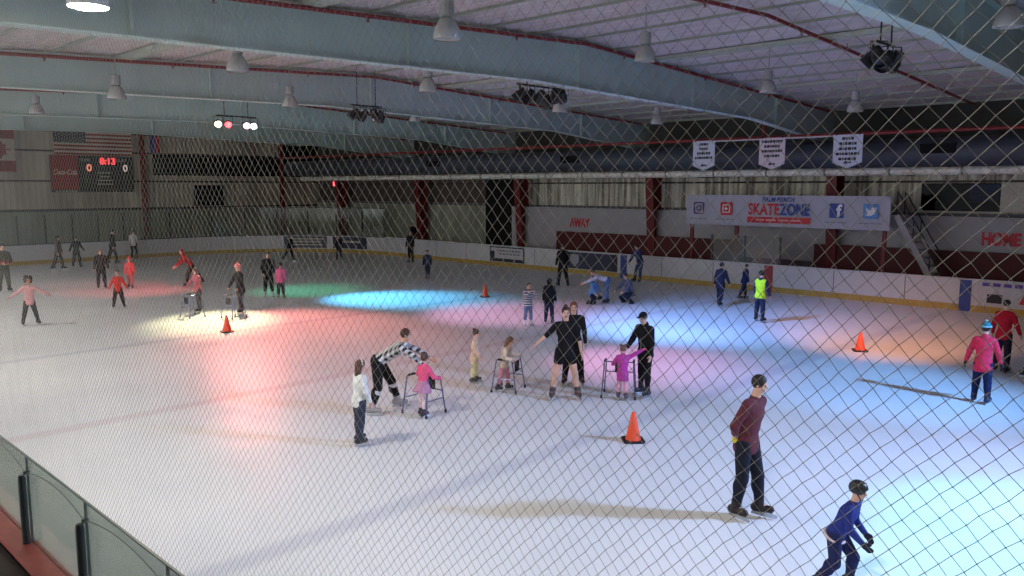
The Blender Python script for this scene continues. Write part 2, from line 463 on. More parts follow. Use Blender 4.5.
    # --- hair
    if hair:
        g = SDF(); hm = mat('hair_%d_%d_%d' % hair[1], srgb(*hair[1]), 0.6, vscale=40)
        g.ell(hp(0, -0.045, 0.125), (0.375*hh, 0.42*hh, 0.425*hh), HR, 0.02)
        face = ('e', hp(0, 0.42, -0.12), V(0.30, 0.34, 0.36)*hh, np.array(HR), 0, 0.0)
        cuts = [(hp(0, 0, -0.22), -HZ)] if hair[0] in ('short', 'bun', 'pony', 'buns') else []
        if hair[0] == 'long':
            g.cap(hp(0, -0.28, 0.0), hp(0, -0.34, -0.75), 0.26*hh, 0.24*hh, 0.03)
            g.cap(hp(-0.24, -0.12, 0.0), hp(-0.27, -0.20, -0.68), 0.13*hh, 0.10*hh, 0.03)
            g.cap(hp(0.24, -0.12, 0.0), hp(0.27, -0.20, -0.68), 0.13*hh, 0.10*hh, 0.03)
        elif hair[0] == 'curly':
            for q in range(26):
                a = q*2.39996; z = 0.55 - 0.9*(q/26.0); rr = 0.40*math.sqrt(max(0.05, 1 - (z*1.2 - 0.1)**2))
                px, py = rr*math.cos(a), rr*math.sin(a)*1.0 - 0.08
                if py > 0.18 and z < 0.28: continue
                g.ell(hp(px*0.92, py, z*0.94), (0.18*hh,)*3, HR, 0.01)
        elif hair[0] == 'bun': g.ell(hp(0, -0.30, 0.50), (0.17*hh,)*3, HR, 0.01)
        elif hair[0] == 'buns':
            for s in (-1, 1): g.ell(hp(s*0.28, -0.10, 0.52), (0.15*hh,)*3, HR, 0.01)
        elif hair[0] == 'pony':
            g.cap(hp(0, -0.40, 0.20), hp(0, -0.55, -0.05), 0.11*hh, 0.12*hh, 0.01); g.cap(hp(0, -0.55, -0.05), hp(0, -0.50, -0.55), 0.12*hh, 0.05*hh, 0.01)
        mesh_obj('hair', g.mesh(max(0.008, h*0.9), cuts, [face]), hm, root)
    # --- headgear
    if hat:
        g = SDF(); hm = cloth(hat[1]); kind = hat[0]
        if kind == 'beanie':
            g.ell(hp(0, -0.03, 0.17), (0.40*hh, 0.45*hh, 0.44*hh), HR, 0.01)
            o = mesh_obj('beanie', g.mesh(h*0.9, [(hp(0, 0.0, 0.16), -(HZ + HY*0.0))]), hm, root)
            g = SDF(); n = 14
            for q in range(n):
                a, b = 2*PI*q/n, 2*PI*(q+1)/n
                g.cap(hp(0.39*math.cos(a), 0.44*math.sin(a)-0.03, 0.19), hp(0.39*math.cos(b), 0.44*math.sin(b)-0.03, 0.19), 0.06*hh, None, 0.01)
            mesh_obj('cuff', g.mesh(h*0.9), cloth(hat[2]), o)
            g = SDF(); g.ell(hp(0, -0.05, 0.66), (0.12*hh,)*3, HR, 0); mesh_obj('pompom', g.mesh(h*0.9), cloth(hat[2]), o)
        elif kind == 'helmet':
            g.ell(hp(0, -0.04, 0.15), (0.44*hh, 0.52*hh, 0.46*hh), HR, 0.01)
            face = ('e', hp(0, 0.50, -0.16), V(0.34, 0.40, 0.34)*hh, np.array(HR), 0, 0.0)
            o = mesh_obj('helmet', g.mesh(h*0.9, [(hp(0, 0, -0.10), -HZ)], [face]), mat('helmet_%d_%d_%d' % hat[1], srgb(*hat[1]), 0.35), root)
            g = SDF()
            for s in (-1, 1): g.cap(hp(s*0.38, 0.05, -0.08), hp(s*0.12, 0.26, -0.50), 0.03*hh, None, 0.0)
            g.cap(hp(-0.12, 0.26, -0.50), hp(0.12, 0.26, -0.50), 0.03*hh, None, 0.0)
            mesh_obj('chin_strap', g.mesh(0.006), cloth((24,24,26)), o)
            g = SDF()
            for s in (-1, 0, 1): g.cap(hp(s*0.17, 0.30, 0.48), hp(s*0.17, -0.42, 0.44), 0.035*hh, None, 0)
            mesh_obj('helmet_stripe', g.mesh(0.007), cloth(hat[2]), o)
        elif kind == 'cap':
            g.ell(hp(0, -0.03, 0.17), (0.39*hh, 0.45*hh, 0.42*hh), HR, 0.01)
            o = mesh_obj('cap', g.mesh(h*0.9, [(hp(0, 0, 0.17), -HZ)]), hm, root)
            g = SDF(); g.ell(hp(0, 0.50, 0.22), (0.27*hh, 0.32*hh, 0.045*hh), HR, 0); mesh_obj('visor', g.mesh(0.007), hm, o)
        elif kind == 'hood':
            g.ell(hp(0, -0.08, 0.08), (0.42*hh, 0.46*hh, 0.50*hh), HR, 0.03); g.cap(hp(0, -0.1, -0.2), neck - TY*0.02*H, 0.36*hh, 0.36*hh, 0.04)
            face = ('e', hp(0, 0.46, -0.08), V(0.30, 0.36, 0.40)*hh, np.array(HR), 0, 0.0)
            mesh_obj('hood', g.mesh(h, [], [face]), hm, root)
        elif kind == 'headband':
            n = 14
            for q in range(n):
                a, b = PI*q/n, PI*(q+1)/n
                g.cap(hp(0.40*math.cos(a), -0.02, 0.10+0.46*math.sin(a)), hp(0.40*math.cos(b), -0.02, 0.10+0.46*math.sin(b)), 0.05*hh, None, 0.005)
            mesh_obj('headband', g.mesh(0.007), hm, root)
    # --- lower garments
    bk = bot[0]; bm_ = cloth(*bot[1:]); o = 0.012 if kid > 0.5 else 0.014
    g = SDF()
    if bk in ('trousers', 'leggings', 'shorts'):
        oo = o*0.45 if bk == 'leggings' else o; po = min(oo, 0.006)
        g.ell(at2(0, -0.004, 0.005), (r_(0.093)+po, r_(0.069)+po, r_(0.075)+po), TR, 0.03)
        for i in (0, 1): leg(g, i, oo + (0.008 if bk == 'shorts' else 0), 0.20 if bk == 'shorts' else 0.94, 0.015)
        mesh_obj(bk, g.mesh(h), bm_, root)
    elif bk in ('skirt', 'tutu'):
        fl = 0.085 if bk == 'skirt' else 0.135
        n = 15
        for q in range(n):
            a = 2*PI*q/n
            wob = 1 + 0.07*math.cos(a*5)
            g.cap(at2(0.055*math.cos(a), 0.040*math.sin(a), 0.07), at2(fl*1.1*math.cos(a)*wob, fl*math.sin(a)*wob, -0.145 if bk == 'skirt' else -0.10), r_(0.032), r_(0.022), 0.03)
        g.cap(at2(0,0,0.05), at2(0,0,-0.08), r_(0.07), r_(0.09), 0.03)
        mesh_obj(bk, g.mesh(h, [(at2(0,0,-0.150 if bk == 'skirt' else -0.105), -TZ)]), bm_, root)
        g = SDF(); 
        for i in (0, 1): leg(g, i, 0.005, 0.95, 0.01)
        g.ell(at2(0, 0, 0), (r_(0.093), r_(0.069), r_(0.07)), TR, 0.03)
        mesh_obj('tights', g.mesh(h), cloth(*bot[2]) if isinstance(bot[2], tuple) and isinstance(bot[2][0], tuple) else cloth(bot[2]) if len(bot) > 2 else bm_, root)
    if pad:
        for i in (0, 1):
            g = SDF(); c = knee[i]*0.80 + ank[i]*0.20; d = nrm(ank[i]-knee[i])*0.008*H; g.cap(c - d, c + d, r_(0.034)+o+0.004, None, 0)
            mesh_obj('knee_band', g.mesh(h*0.9), cloth(pad), root)
    # --- upper garments
    tk = top[0]; tm = cloth(*top[1:]); o = {'tee': 0.010, 'jersey': 0.015, 'sweater': 0.015, 'shirt': 0.012, 'jacket': 0.021, 'coat': 0.024, 'leotard': 0.008}[tk]
    if kid > 0.5: o *= 0.8
    g = SDF(); torso(g, o)
    if tk != 'leotard': g.ell(at2(0, -0.002, -0.035 if tk not in ('coat', 'jersey') else -0.06), (r_(0.099)+o, r_(0.075)+o, r_(0.08)+o), TR, 0.03)
    end = sleeve or {'tee': 0.42, 'leotard': 0.95}.get(tk, 0.95)
    for i in (0, 1): arm(g, i, o*0.8, end, 0.02)
    g.cap(neck - TZ*0.03*H, neck + TZ*0.006*H, r_(0.045)+o*0.4, r_(0.036)+o*0.4, 0.02)
    if tk in ('jacket', 'coat'):        # a stand-up collar
        g.cap(neck, neck + TZ*0.02*H - TY*0.008*H, r_(0.042)+o*0.4, r_(0.040)+o*0.4, 0.015)
    cut = -0.075 if tk not in ('coat', 'jersey') else -0.115
    if tk == 'leotard': cut = -0.2
    if lean > 20: cut = 0.025 if tk != 'jersey' else -0.02
    top_o = mesh_obj({'tee': 'shirt', 'leotard': 'leotard', 'jersey': 'jersey', 'sweater': 'sweater', 'shirt': 'shirt', 'jacket': 'jacket', 'coat': 'coat'}[tk], g.mesh(h, [(at2(0,0,cut), -TZ)]), tm, root)
    if tk in ('jacket', 'coat'):
        g = SDF(); oy = 0.066*H + o
        g.cap(at2(0, oy/H - 0.003, cut + 0.02), at2(0, oy/H - 0.006, 0.20), 0.006, None, 0); mesh_obj('zipper', g.mesh(0.006), cloth((150,150,150)), top_o)
    if vest:
        g = SDF(); torso(g, o + 0.012); g.ell(at2(0, 0, -0.03), (r_(0.098)+o+.01, r_(0.072)+o+.01, r_(0.07)+o), TR, 0.03)
        mesh_obj('vest', g.mesh(h, [(at2(0,0,-0.05), -TZ)]), cloth(*vest), root)
    if glove:
        for i in (0, 1):
            g = SDF(); hand(g, i, 0.006); g.cap(wri[i] - fadir[i]*0.03*H, wri[i], r_(0.024), r_(0.022), 0.01)
            mesh_obj('glove', g.mesh(max(0.008, h*0.8)), cloth(glove), root)
    if wrist:
        g = SDF(); g.cap(wri[1] - fadir[1]*0.012*H, wri[1] - fadir[1]*0.002*H, r_(0.026), None, 0); mesh_obj('wristband', g.mesh(0.006), cloth(wrist), root)
    if belt:
        g = SDF(); n = 18
        for q in range(n):
            a, b = 2*PI*q/n, 2*PI*(q+1)/n; ra, rb = r_(0.104) + o, r_(0.080) + o
            g.cap(at2(ra/H*math.cos(a), rb/H*math.sin(a), -0.03), at2(ra/H*math.cos(b), rb/H*math.sin(b), -0.03), 0.014, None, 0.005)
        mesh_obj('hem_band', g.mesh(0.008), cloth(belt), root)
    # --- skates: boot with a blade
    for i, s in enumerate((-1, 1)):
        d = fdir[i]; u = nrm(np.cross(np.cross(d, V(0,0,1)), d)); sd = np.cross(d, u)
        g = SDF(); o = 0.009
        heel = ank[i] - d*0.030*H - u*fh*0.55
        g.cap(heel, toe[i], r_(0.027)+o, r_(0.020)+o, 0.02)
        g.cap(ank[i] - u*fh*0.3, ank[i] + (knee[i]-ank[i])*0.20, r_(0.028)+o, r_(0.031)+o, 0.02)
        bo = mesh_obj('skate', g.mesh(max(0.008, h*0.85)), mat('skate_%d_%d_%d' % skate, srgb(*skate), 0.4), root)
        zs = -(fh*0.55 + r_(0.023) + o) ; c = ank[i] + d*0.035*H + u*zs
        b = MB(); ln = 0.085*H; bh = 0.6*sole
        prof = [(-ln, 0.0), (ln*1.02, 0.0), (ln*1.15, -bh*0.35), (ln*1.06, -bh), (-ln*1.06, -bh), (-ln*1.1, -bh*0.6)]
        b.prism(prof, c - sd*0.002, d, u, sd*0.004)
        for t in (-0.6, 0.6): b.obox(c + d*ln*t, d*0.018, sd*0.010, u*0.010)
        b.build('blade', mat('steel_blade', srgb(190,195,200), 0.25, 0.9), bo)
    return root

# ------------------------------------------------------------------ the hall: x runs along the rink (away = -x), y across it, ice at z = 0
YN, YF, XE, XN = 1.8, 28.75, -46.7, 14.0     # near boards, far boards, end boards, where the build stops behind the camera
R = 8.5                                      # corner radius of the rink
XW, YW = -51.0, 32.6                         # end wall, far wall
top_z = lambda y: 7.50 - 0.045*abs(y - 15.6)
FRAMES = (4.1, -4.4, -12.9, -21.4, -29.9, -38.4)
COLUMNS = FRAMES + (-46.9,)

def rink_path(n=14, off=0.0):
    """centre line of the boards from the near side round the end to the far side; off moves it outwards"""
    p = [(XN, YN - off)]
    for k in range(n + 1):
        a = -PI/2 - (PI/2)*k/n
        p.append((XE + R + (R + off)*math.cos(a), YN + R + (R + off)*math.sin(a)))
    for k in range(n + 1):
        a = PI - (PI/2)*k/n
        p.append((XE + R + (R + off)*math.cos(a), YF - R + (R + off)*math.sin(a)))
    p.append((XN, YF + off))
    return p

# --- ice
t = NT('ice')
v = t.coord(); sep = t.add('ShaderNodeSeparateXYZ'); t.link(v, sep.inputs[0])
def band(x0, half, soft):
    d = t.math('ABSOLUTE', t.math('SUBTRACT', sep.outputs['X'], x0))
    return t.math('SUBTRACT', 1.0, t.math('DIVIDE', t.math('SUBTRACT', d, half - soft), 2*soft), clamp=True) if False else t.math('MULTIPLY', t.math('SUBTRACT', half + soft, d), 1/(2*soft), clamp=True)
base = t.ramp(t.noise(v, 0.35, 4.0, 0.6), [(0.3, (0.67,0.70,0.735,1)), (0.7, (0.78,0.80,0.825,1))])
scr = t.noise(t.coord('Object', (1.2, 9, 1), (0,0,0.5)), 2.2, 5.0, 0.65)
base = t.mix(t.math('MULTIPLY', t.math('GREATER_THAN', scr, 0.60), 0.10), base, (0.88,0.90,0.92,1))
for x0, c in ((-7.75, (0.12,0.15,0.36,1)), (-20.9, (0.12,0.15,0.36,1)), (-14.3, (0.42,0.14,0.20,1)), (-42.4, (0.42,0.14,0.20,1))):
    base = t.mix(t.math('MULTIPLY', band(x0, 0.17 if x0 > -40 else 0.04, 0.08), 0.20), base, c)
t.link(base, t.b.inputs['Base Color'])
t.link(t.ramp(t.noise(v, 1.3, 5.0, 0.6), [(0.3, (0.30,)*3 + (1,)), (0.75, (0.48,)*3 + (1,))]), t.b.inputs['Roughness'])
t.b.inputs['Specular IOR Level'].default_value = 0.20
t.bump(scr, 0.06, 0.01)
ICE = t.m
mb = MB(); path = rink_path()
mb.prism(path + [], (0,0,-0.06), (1,0,0), (0,1,0), (0,0,0.06))
struct(mb.build('floor_ice', ICE))
CONC = mat('concrete_dark', (0.10,0.10,0.105), 0.8)
struct(MB().box(XW - 0.4, XN, -4, YW + 0.4, -0.25, -0.07).build('floor', CONC))

# --- boards
WHITEB = mat('board_white', srgb(190,190,194), 0.4, var=0.05, vscale=3)
KICK = mat('kick_yellow', srgb(166,138,58), 0.45)
NAVY = mat('cap_navy', srgb(40,44,70), 0.4); REDP = mat('red_paint', srgb(150,40,44), 0.5)
REDCAP = mat('cap_red', srgb(176,86,76), 0.45)
def strip(name, pts, z0, z1, thick, m, parent=None, lip=0.0):
    """a wall following pts; thick goes outwards (to the left of travel), lip pulls the inner face into the rink"""
    mb = MB(); n = len(pts); P = [Vector((p[0], p[1])) for p in pts]; N = []
    for i in range(n):
        d = (P[min(i+1, n-1)] - P[max(i-1, 0)]).normalized(); N.append(Vector((d.y, -d.x)))   # points into... outwards below
    vs = []
    for i in range(n):
        a = P[i] + N[i]*lip; b = P[i] - N[i]*thick
        vs += [(a.x, a.y, z0), (a.x, a.y, z1), (b.x, b.y, z1), (b.x, b.y, z0)]
    fs = []
    for i in range(n-1):
        for k in range(4): fs.append((i*4+k, i*4+(k+1) % 4, (i+1)*4+(k+1) % 4, (i+1)*4+k))
    fs += [(0,1,2,3), ((n-1)*4+3, (n-1)*4+2, (n-1)*4+1, (n-1)*4)]
    mb.raw(vs, fs)
    return mb.build(name, m, parent)
full = rink_path(); ncut = 15
near_pts = full[:ncut+1]; end_pts = full[ncut:2*ncut+1]; far_pts = full[2*ncut:]
# travelling near -> end -> far keeps the rink on the right hand side
for nm, pts, cap in (('near', near_pts, REDCAP), ('end', end_pts, NAVY), ('far', far_pts, WHITEB)):
    w = struct(strip('wall_boards_' + nm, pts, -0.06, 1.02, 0.10, WHITEB))
    strip('kick_plate', pts, 0.0, 0.21, 0.0, KICK, w, 0.018)
    strip('cap_rail', pts, 1.02, 1.06, 0.13 if nm != 'near' else 0.17, cap, w, 0.03)
    if nm == 'far':
        for x in np.arange(-36.0, 8, 2.44):
            MB().box(x - 0.012, x + 0.012, YF - 0.006, YF + 0.02, 0.21, 1.02).build('panel_seam', mat('seam_dark', (0.10,0.10,0.11)), w)
        for x, c in ((-7.3, (38,58,130)), (-20.9, (38,58,130)), (-14.1, (150,36,50))):
            MB().box(x - 0.17, x + 0.17, YF - 0.024, YF, 0.0, 1.03).build('zone_stripe', mat('stripe_%d' % c[0], srgb(*c), 0.4), w)
    if nm == 'near':   # framing on the spectators' side
        MB().box(-9.5, XN, YN - 0.36, YN - 0.16, -0.06, 0.98).build('outer_panel', mat('ply_dark', srgb(60,48,40), 0.7), w)
        for x in np.arange(-9.0, 3, 1.4):
            MB().box(x - 0.04, x + 0.04, YN - 0.42, YN - 0.36, -0.06, 0.98).build('framing_stud', mat('stud_tan', srgb(150,120,84), 0.7), w)

# --- glass above the boards
def glass_mat(name, tint, haze, shine=0.6):
    t = NT(name); n = t.n
    tr = t.add('ShaderNodeBsdfTransparent'); tr.inputs[0].default_value = tint
    gl = t.add('ShaderNodeBsdfGlossy'); gl.inputs['Roughness'].default_value = 0.08
    df = t.add('ShaderNodeBsdfDiffuse'); df.inputs[0].default_value = (0.5,0.53,0.5,1)
    fr = t.add('ShaderNodeFresnel'); fr.inputs[0].default_value = 1.45
    a = t.add('ShaderNodeMixShader'); a.inputs[0].default_value = haze; t.link(tr.outputs[0], a.inputs[1]); t.link(df.outputs[0], a.inputs[2])
    b = t.add('ShaderNodeMixShader'); t.link(t.math('MULTIPLY', fr.outputs[0], shine), b.inputs[0]); t.link(a.outputs[0], b.inputs[1]); t.link(gl.outputs[0], b.inputs[2])
    t.link(b.outputs[0], t.out.inputs['Surface'])
    return t.m
GLN = glass_mat('glass_near', (0.80,0.86,0.80,1), 0.10); GLE = glass_mat('glass_end', (0.90,0.93,0.91,1), 0.03, 0.4)
POST = mat('post_dark', srgb(58,62,62), 0.45); SEAL = mat('seal_grey', srgb(90,96,94), 0.5)
pp = rink_path()[ncut-9:2*ncut+1]
ge = struct(strip('wall_glass_end', pp, 1.06, 2.75, 0.012, GLE)); 
strip('top_rail', pp, 2.72, 2.76, 0.02, POST, ge, 0.01)
yy = 11.9
pts2 = [(XE, yy + 1.3*k) for k in range(7)] + [(x, y) for (x, y) in rink_path()[ncut+3:2*ncut+1:2]]
for (x, y) in pts2:
    MB().box(x - 0.05, x + 0.02, y - 0.035, y + 0.035, 1.06, 2.55).build('glass_post', POST, ge)
gn = struct(MB().box(-9.5, 4.0, YN - 0.006, YN + 0.006, 1.06, 1.80).build('wall_glass_near', GLN))
MB().box(-9.5, 4.0, YN - 0.008, YN + 0.008, 1.795, 1.806).build('glass_edge', mat('glass_edge', srgb(88,104,98), 0.3), gn)
for k in range(-2, 8):
    x = -5.93 + 1.38*k
    MB().box(x - 0.004, x + 0.004, YN - 0.009, YN + 0.009, 1.06, 1.80).build('glass_seam', SEAL, gn)
    p = MB().lathe([(0.030,0),(0.030,0.56),(0.024,0.585)], (x, YN - 0.045, 1.06), 14).build('glass_post', POST, gn, True)
    MB().box(x - 0.012, x + 0.012, YN - 0.03, YN + 0.014, 1.645, 1.675).build('clip', SEAL, p)
    arc = [(x + 1.38*q/12, YN - 0.012, 1.655 + 0.085*math.sin(PI*q/12)**0.8 ) for q in range(13)]
    MB().tube(arc, 0.004, 6).build('arc_line', SEAL, gn, True)  # thin grey arc between neighbouring post tops

# --- outer walls
def siding(name, col, stain, scale, nscale=0.9):
    t = NT(name); v = t.coord('Object', scale)
    drips = t.noise(v, nscale, 5.0, 0.65)
    t.link(t.ramp(drips, [(0.38, stain), (0.62, col)]), t.b.inputs['Base Color'])
    w = t.add('ShaderNodeTexWave', wave_type='BANDS', bands_direction='X'); t.link(t.coord('Object', (1,1,1)), w.inputs['Vector']); w.inputs['Scale'].default_value = 1.0
    w2 = t.add('ShaderNodeTexWave', wave_type='BANDS', bands_direction='Y'); t.link(t.coord('Object', (1,1,1)), w2.inputs['Vector']); w2.inputs['Scale'].default_value = 1.0
    t.bump(t.math('ADD', w.outputs['Fac'], w2.outputs['Fac']), 0.35, 0.03)
    t.b.inputs['Roughness'].default_value = 0.6
    return t.m
SID = siding('siding_stained', srgb(228,224,206), srgb(116,110,96), (5.0, 5.0, 0.25))
ENDW = siding('siding_grey', srgb(192,182,166), srgb(152,143,130), (0.6, 0.6, 0.15))
LOWW = siding('siding_lower', srgb(164,166,150), srgb(130,132,120), (0.5, 0.5, 0.2))
GIRT = mat('girt_dark', srgb(62,58,54), 0.6); BLOCK = mat('block_pale', srgb(168,166,170), 0.6, var=0.06, vscale=2)
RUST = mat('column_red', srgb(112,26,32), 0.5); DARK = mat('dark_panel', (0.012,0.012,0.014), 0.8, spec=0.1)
w = struct(MB().box(XW - 0.3, XW, -4, YW, -0.1, 7.6).build('wall_end', ENDW))
MB().box(XW, XW + 0.03, -4, YW, -0.1, 2.62).build('lower_cladding', LOWW, w)
for z in (2.70, 4.34, 6.05, 7.18): MB().box(XW, XW + 0.10, -4, YW, z - 0.05, z + 0.05).build('girt', GIRT, w)
MB().box(XW, XW + 0.12, 20.65, YW, 4.72, 6.0).build('dark_strip', DARK, w)
MB().box(XW, XW + 0.12, 29.6, YW, 6.1, 7.4).build('dark_sheet', DARK, w)
tag(MB().box(XW + 0.02, XW + 0.32, 23.15, 25.05, 2.78, 4.12).build('black_wall_box', DARK, bevel=0.03), 'black rectangular box mounted on the end wall right of the scoreboard', 'box')  # dark rectangle built as a plain black box
for y, r in ((19.95, 0.13), (29.4, 0.13), (10.4, 0.13)):
    c = MB(); c.box(XW + 0.12, XW + 0.16, y - r, y + r, -0.1, 7.3); c.box(XW + 0.34, XW + 0.38, y - r, y + r, -0.1, 7.3); c.box(XW + 0.16, XW + 0.34, y - 0.02, y + 0.02, -0.1, 7.3)
    struct(c.build('column_end', RUST))
w = struct(MB().box(XW, XN, YW, YW + 0.3, -0.1, 7.2).build('wall_far', SID))
FOIL = mat('insulation_foil', srgb(244,238,226), 0.5, var=0.25, vscale=5)
MB().box(XW, XN, YW - 0.14, YW, 4.95, 7.0).build('upper_panel', mat('upper_dark', srgb(70,72,70), 0.7), w)
MB().box(XW, -34.0, YW - 0.12, YW, 4.9, 7.0).build('dark_sheet', DARK, w)  # added black sheet, the duct's shade put into the wall colour
MB().box(XW, -33.0, YW - 0.03, YW, 2.9, 4.95).build('dark_cladding', mat('dark_clad', srgb(84,74,70), 0.7), w)  # darker brownish grey on the stretch towards the hall corner
MB().box(XW, XN, YW - 0.10, YW, 4.16, 4.24).build('girt', GIRT, w)
MB().box(XW, XN, YW - 0.30, YW, 2.93, 3.05).build('ledge', mat('ledge_grey', srgb(96,96,100), 0.6), w)
struct(MB().box(-8.5, XN, -4.3, -4.0, -0.1, 7.0).build('wall_blocker_near', mat('blocker_grey', srgb(120,116,108), 0.7)))  # unseen wall, added to keep the world fill off the right side
struct(MB().box(XN, XN + 0.3, -4.3, YW + 0.3, -0.1, 7.6).build('wall_blocker_end', mat('blocker_grey', srgb(120,116,108), 0.7)))  # unseen too, added to close the open end and cut ambient light
lw = struct(MB().box(-30.9, XN, 31.98, 32.2, -0.1, 2.93).build('wall_bench_block', BLOCK))
struct(MB().box(XW, -33.2, 32.3, 32.5, -0.1, 2.93).build('wall_corner_block', LOWW))
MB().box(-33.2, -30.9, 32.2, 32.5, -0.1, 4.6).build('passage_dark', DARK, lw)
BR = mat('bench_red', srgb(84,14,22), 0.6, var=0.08)
for (x0, x1) in ((-27.3, -16.9), (-13.6, XN)):
    MB().box(x0, x1, 31.6, 31.9, -0.1, 1.72).build('bench_red_panel', BR, lw)
MB().box(-16.9, -13.6, 31.7, 31.9, -0.1, 1.0).build('box_back_panel', mat('box_grey', srgb(96,84,92), 0.7), lw)
# aluminium jacketed pipe below the duct
s = MB().tube([(XW + 0.3, 30.95, 4.57), (XN, 30.95, 4.57)], 0.15, 12)
o = tag(s.build('insulated_pipe', FOIL, None, True), 'long pale insulated pipe running along the far wall below the duct', 'pipe')
for x in np.arange(-44.2, 12, 8.5): MB().box(x - 0.03, x + 0.03, 30.95, YW - 0.31, 4.40, 4.44).build('bracket', GIRT, o)
for x in np.arange(-49, 12, 2.4): MB().tube([(x - 0.04, 30.95, 4.57), (x + 0.04, 30.95, 4.57)], 0.16, 12).build('pipe_band', mat('band_grey', srgb(140,138,130), 0.4), o)
# tapered red columns and the window
for x in COLUMNS:
    c = MB()
    for (a, b) in ((-0.17, 0.17),):
        c.prism([(-0.55, 5.2), (0.30, 5.2), (0.30, -0.1), (-0.10, -0.1)], (x - 0.02, 31.75, 0), (0,1,0), (0,0,1), (0.04,0,0))
        c.prism([(-0.55, 5.2), (-0.50, 5.2), (-0.05, -0.1), (-0.10, -0.1)], (x - 0.20, 31.75, 0), (0,1,0), (0,0,1), (0.40,0,0))
        c.box(x - 0.2, x + 0.2, 32.02, 32.06, -0.1, 5.2)
    struct(c.build('column_far', RUST))
wf = mat('window_frame', srgb(190,184,170), 0.5)
w1 = struct(MB().box(-9.98, -7.34, YW - 0.05, YW - 0.01, 3.10, 4.14).build('window_1', glass_mat('window_dark', (0.30,0.33,0.40,1), 0.0, 0.15)))
MB().box(-9.98, -7.34, YW - 0.008, YW, 3.10, 4.14).build('room_behind', mat('window_room', (0.015,0.017,0.022), 0.5), w1)
MB().box(-8.35, -7.45, YW - 0.045, YW - 0.01, 3.5, 4.1).build('blue_glow', mat('window_glow_blue', srgb(80,100,150), 0.5), w1)  # bluish light inside the window, painted as a flat colour
MB().box(-10.1, -7.2, YW - 0.16, YW, 3.03, 3.12).build('window_sill', wf, w1)
for x in (-10.05, -7.28): MB().box(x - 0.07, x + 0.07, YW - 0.10, YW, 3.1, 4.16).build('window_frame', wf, w1)
MB().box(-7.2, -4.9, YW - 0.12, YW, 3.1, 4.16).build('pale_panel', wf, w)

# --- roof: rigid frames, purlins, wrinkled insulation
STEEL = mat('frame_green', srgb(172,192,188), 0.5, var=0.05, vscale=1.5)
def bot_z(y):
    z = 6.47 - 0.022*abs(y - 14.0)
    if y > 24.6: z -= (y - 24.6)*0.068
    if y > 30.5: z -= (y - 30.5)*1.1
    if y < 2.0: z -= (2.0 - y)*0.30
    return z
ys = [-2.0, 0, 2, 5, 8, 11, 14, 15.6, 18, 21, 24.6, 27.4, 30.5, 31.2]
for x in FRAMES:
    mb = MB(); poly = [(y, bot_z(y)) for y in ys] + [(y, top_z(y)) for y in ys[::-1]]
    mb.prism(poly, (x - 0.01, 0, 0), (0,1,0), (0,0,1), (0.02, 0, 0))
    for fz, th in ((bot_z, -0.025), (top_z, 0.025)):
        for a, b in zip(ys[:-1], ys[1:]):
            mb.prism([(a, fz(a)), (b, fz(b)), (b, fz(b) + th), (a, fz(a) + th)], (x - 0.14, 0, 0), (0,1,0), (0,0,1), (0.28, 0, 0))
    b = struct(mb.build('ceiling_beam', STEEL))
    for y in (5.0, 10.3, 15.6, 20.9, 26.2):
        MB().box(x - 0.12, x + 0.12, y - 0.008, y + 0.008, bot_z(y), top_z(y)).build('stiffener', STEEL, b)
PURL = mat('purlin_pale', srgb(158,166,156), 0.5)
py = [-1.2 + 1.52*k for k in range(22)]
for y in py:
    z = top_z(y) + 0.03; mb = MB()
    mb.box(XW, XN, y - 0.035, y + 0.004, z, z + 0.012); mb.box(XW, XN, y - 0.004, y + 0.004, z, z + 0.2); mb.box(XW, XN, y - 0.004, y + 0.06, z + 0.188, z + 0.2)
    struct(mb.build('ceiling_purlin', PURL))
for y in (8.0, 18.6, 24.4):                  # wider pale trays between the purlins
    z = top_z(y) - 0.02; mb = MB(); mb.box(XW, XN, y - 0.16, y + 0.16, z, z + 0.02)
    for s in (-1, 1): mb.box(XW, XN, y + s*0.16 - 0.01, y + s*0.16 + 0.01, z - 0.01, z + 0.09)
    struct(mb.build('ceiling_tray', PURL))
t = NT('insulation'); v = t.coord('Object', (0.55, 2.2, 1))
wr = t.noise(v, 2.6, 6.0, 0.62)
wx = t.add('ShaderNodeTexWave', wave_type='BANDS', bands_direction='Y'); t.link(t.coord('Object', (0.15,1,1)), wx.inputs['Vector'])
wx.inputs['Scale'].default_value = 3.4; wx.inputs['Distortion'].default_value = 7.0; wx.inputs['Detail'].default_value = 3
t.link(t.ramp(wr, [(0.3, srgb(172,164,168)), (0.7, srgb(204,196,196))]), t.b.inputs['Base Color'])
t.bump(t.math('ADD', wr, t.math('MULTIPLY', wx.outputs['Fac'], 0.16)), 1.0, 0.14); t.b.inputs['Roughness'].default_value = 0.38
nx, sub = 130, 6
xs = np.linspace(XW, XN, nx); vs = []; yl = []
for a, b in zip(py[:-1], py[1:]):
    for k in range(sub): yl.append((a + (b-a)*k/sub, math.sin(PI*k/sub)))
yl.append((py[-1], 0))
for x in xs:
    for (y, s) in yl:
        vs.append((x, y, top_z(y) + 0.095 - 0.02*s + 0.05*s*noise.noise((x*1.1, y*2.0, 0))))
m = len(yl)
mb = MB(); mb.raw(vs, [(i*m+j, i*m+j+1, (i+1)*m+j+1, (i+1)*m+j) for i in range(nx-1) for j in range(m-1)])
ins = struct(mb.build('ceiling', t.m, None, True))
mb = MB()
for a, b in ((-4.0, 15.6), (15.6, YW + 0.3)):
    mb.prism([(a, top_z(a)+0.27), (b, top_z(b)+0.27), (b, top_z(b)+0.35), (a, top_z(a)+0.35)], (XW - 0.3, 0, 0), (0,1,0), (0,0,1), (XN - XW + 0.3, 0, 0))
struct(mb.build('ceiling_deck', mat('deck', (0.25,0.25,0.25))))

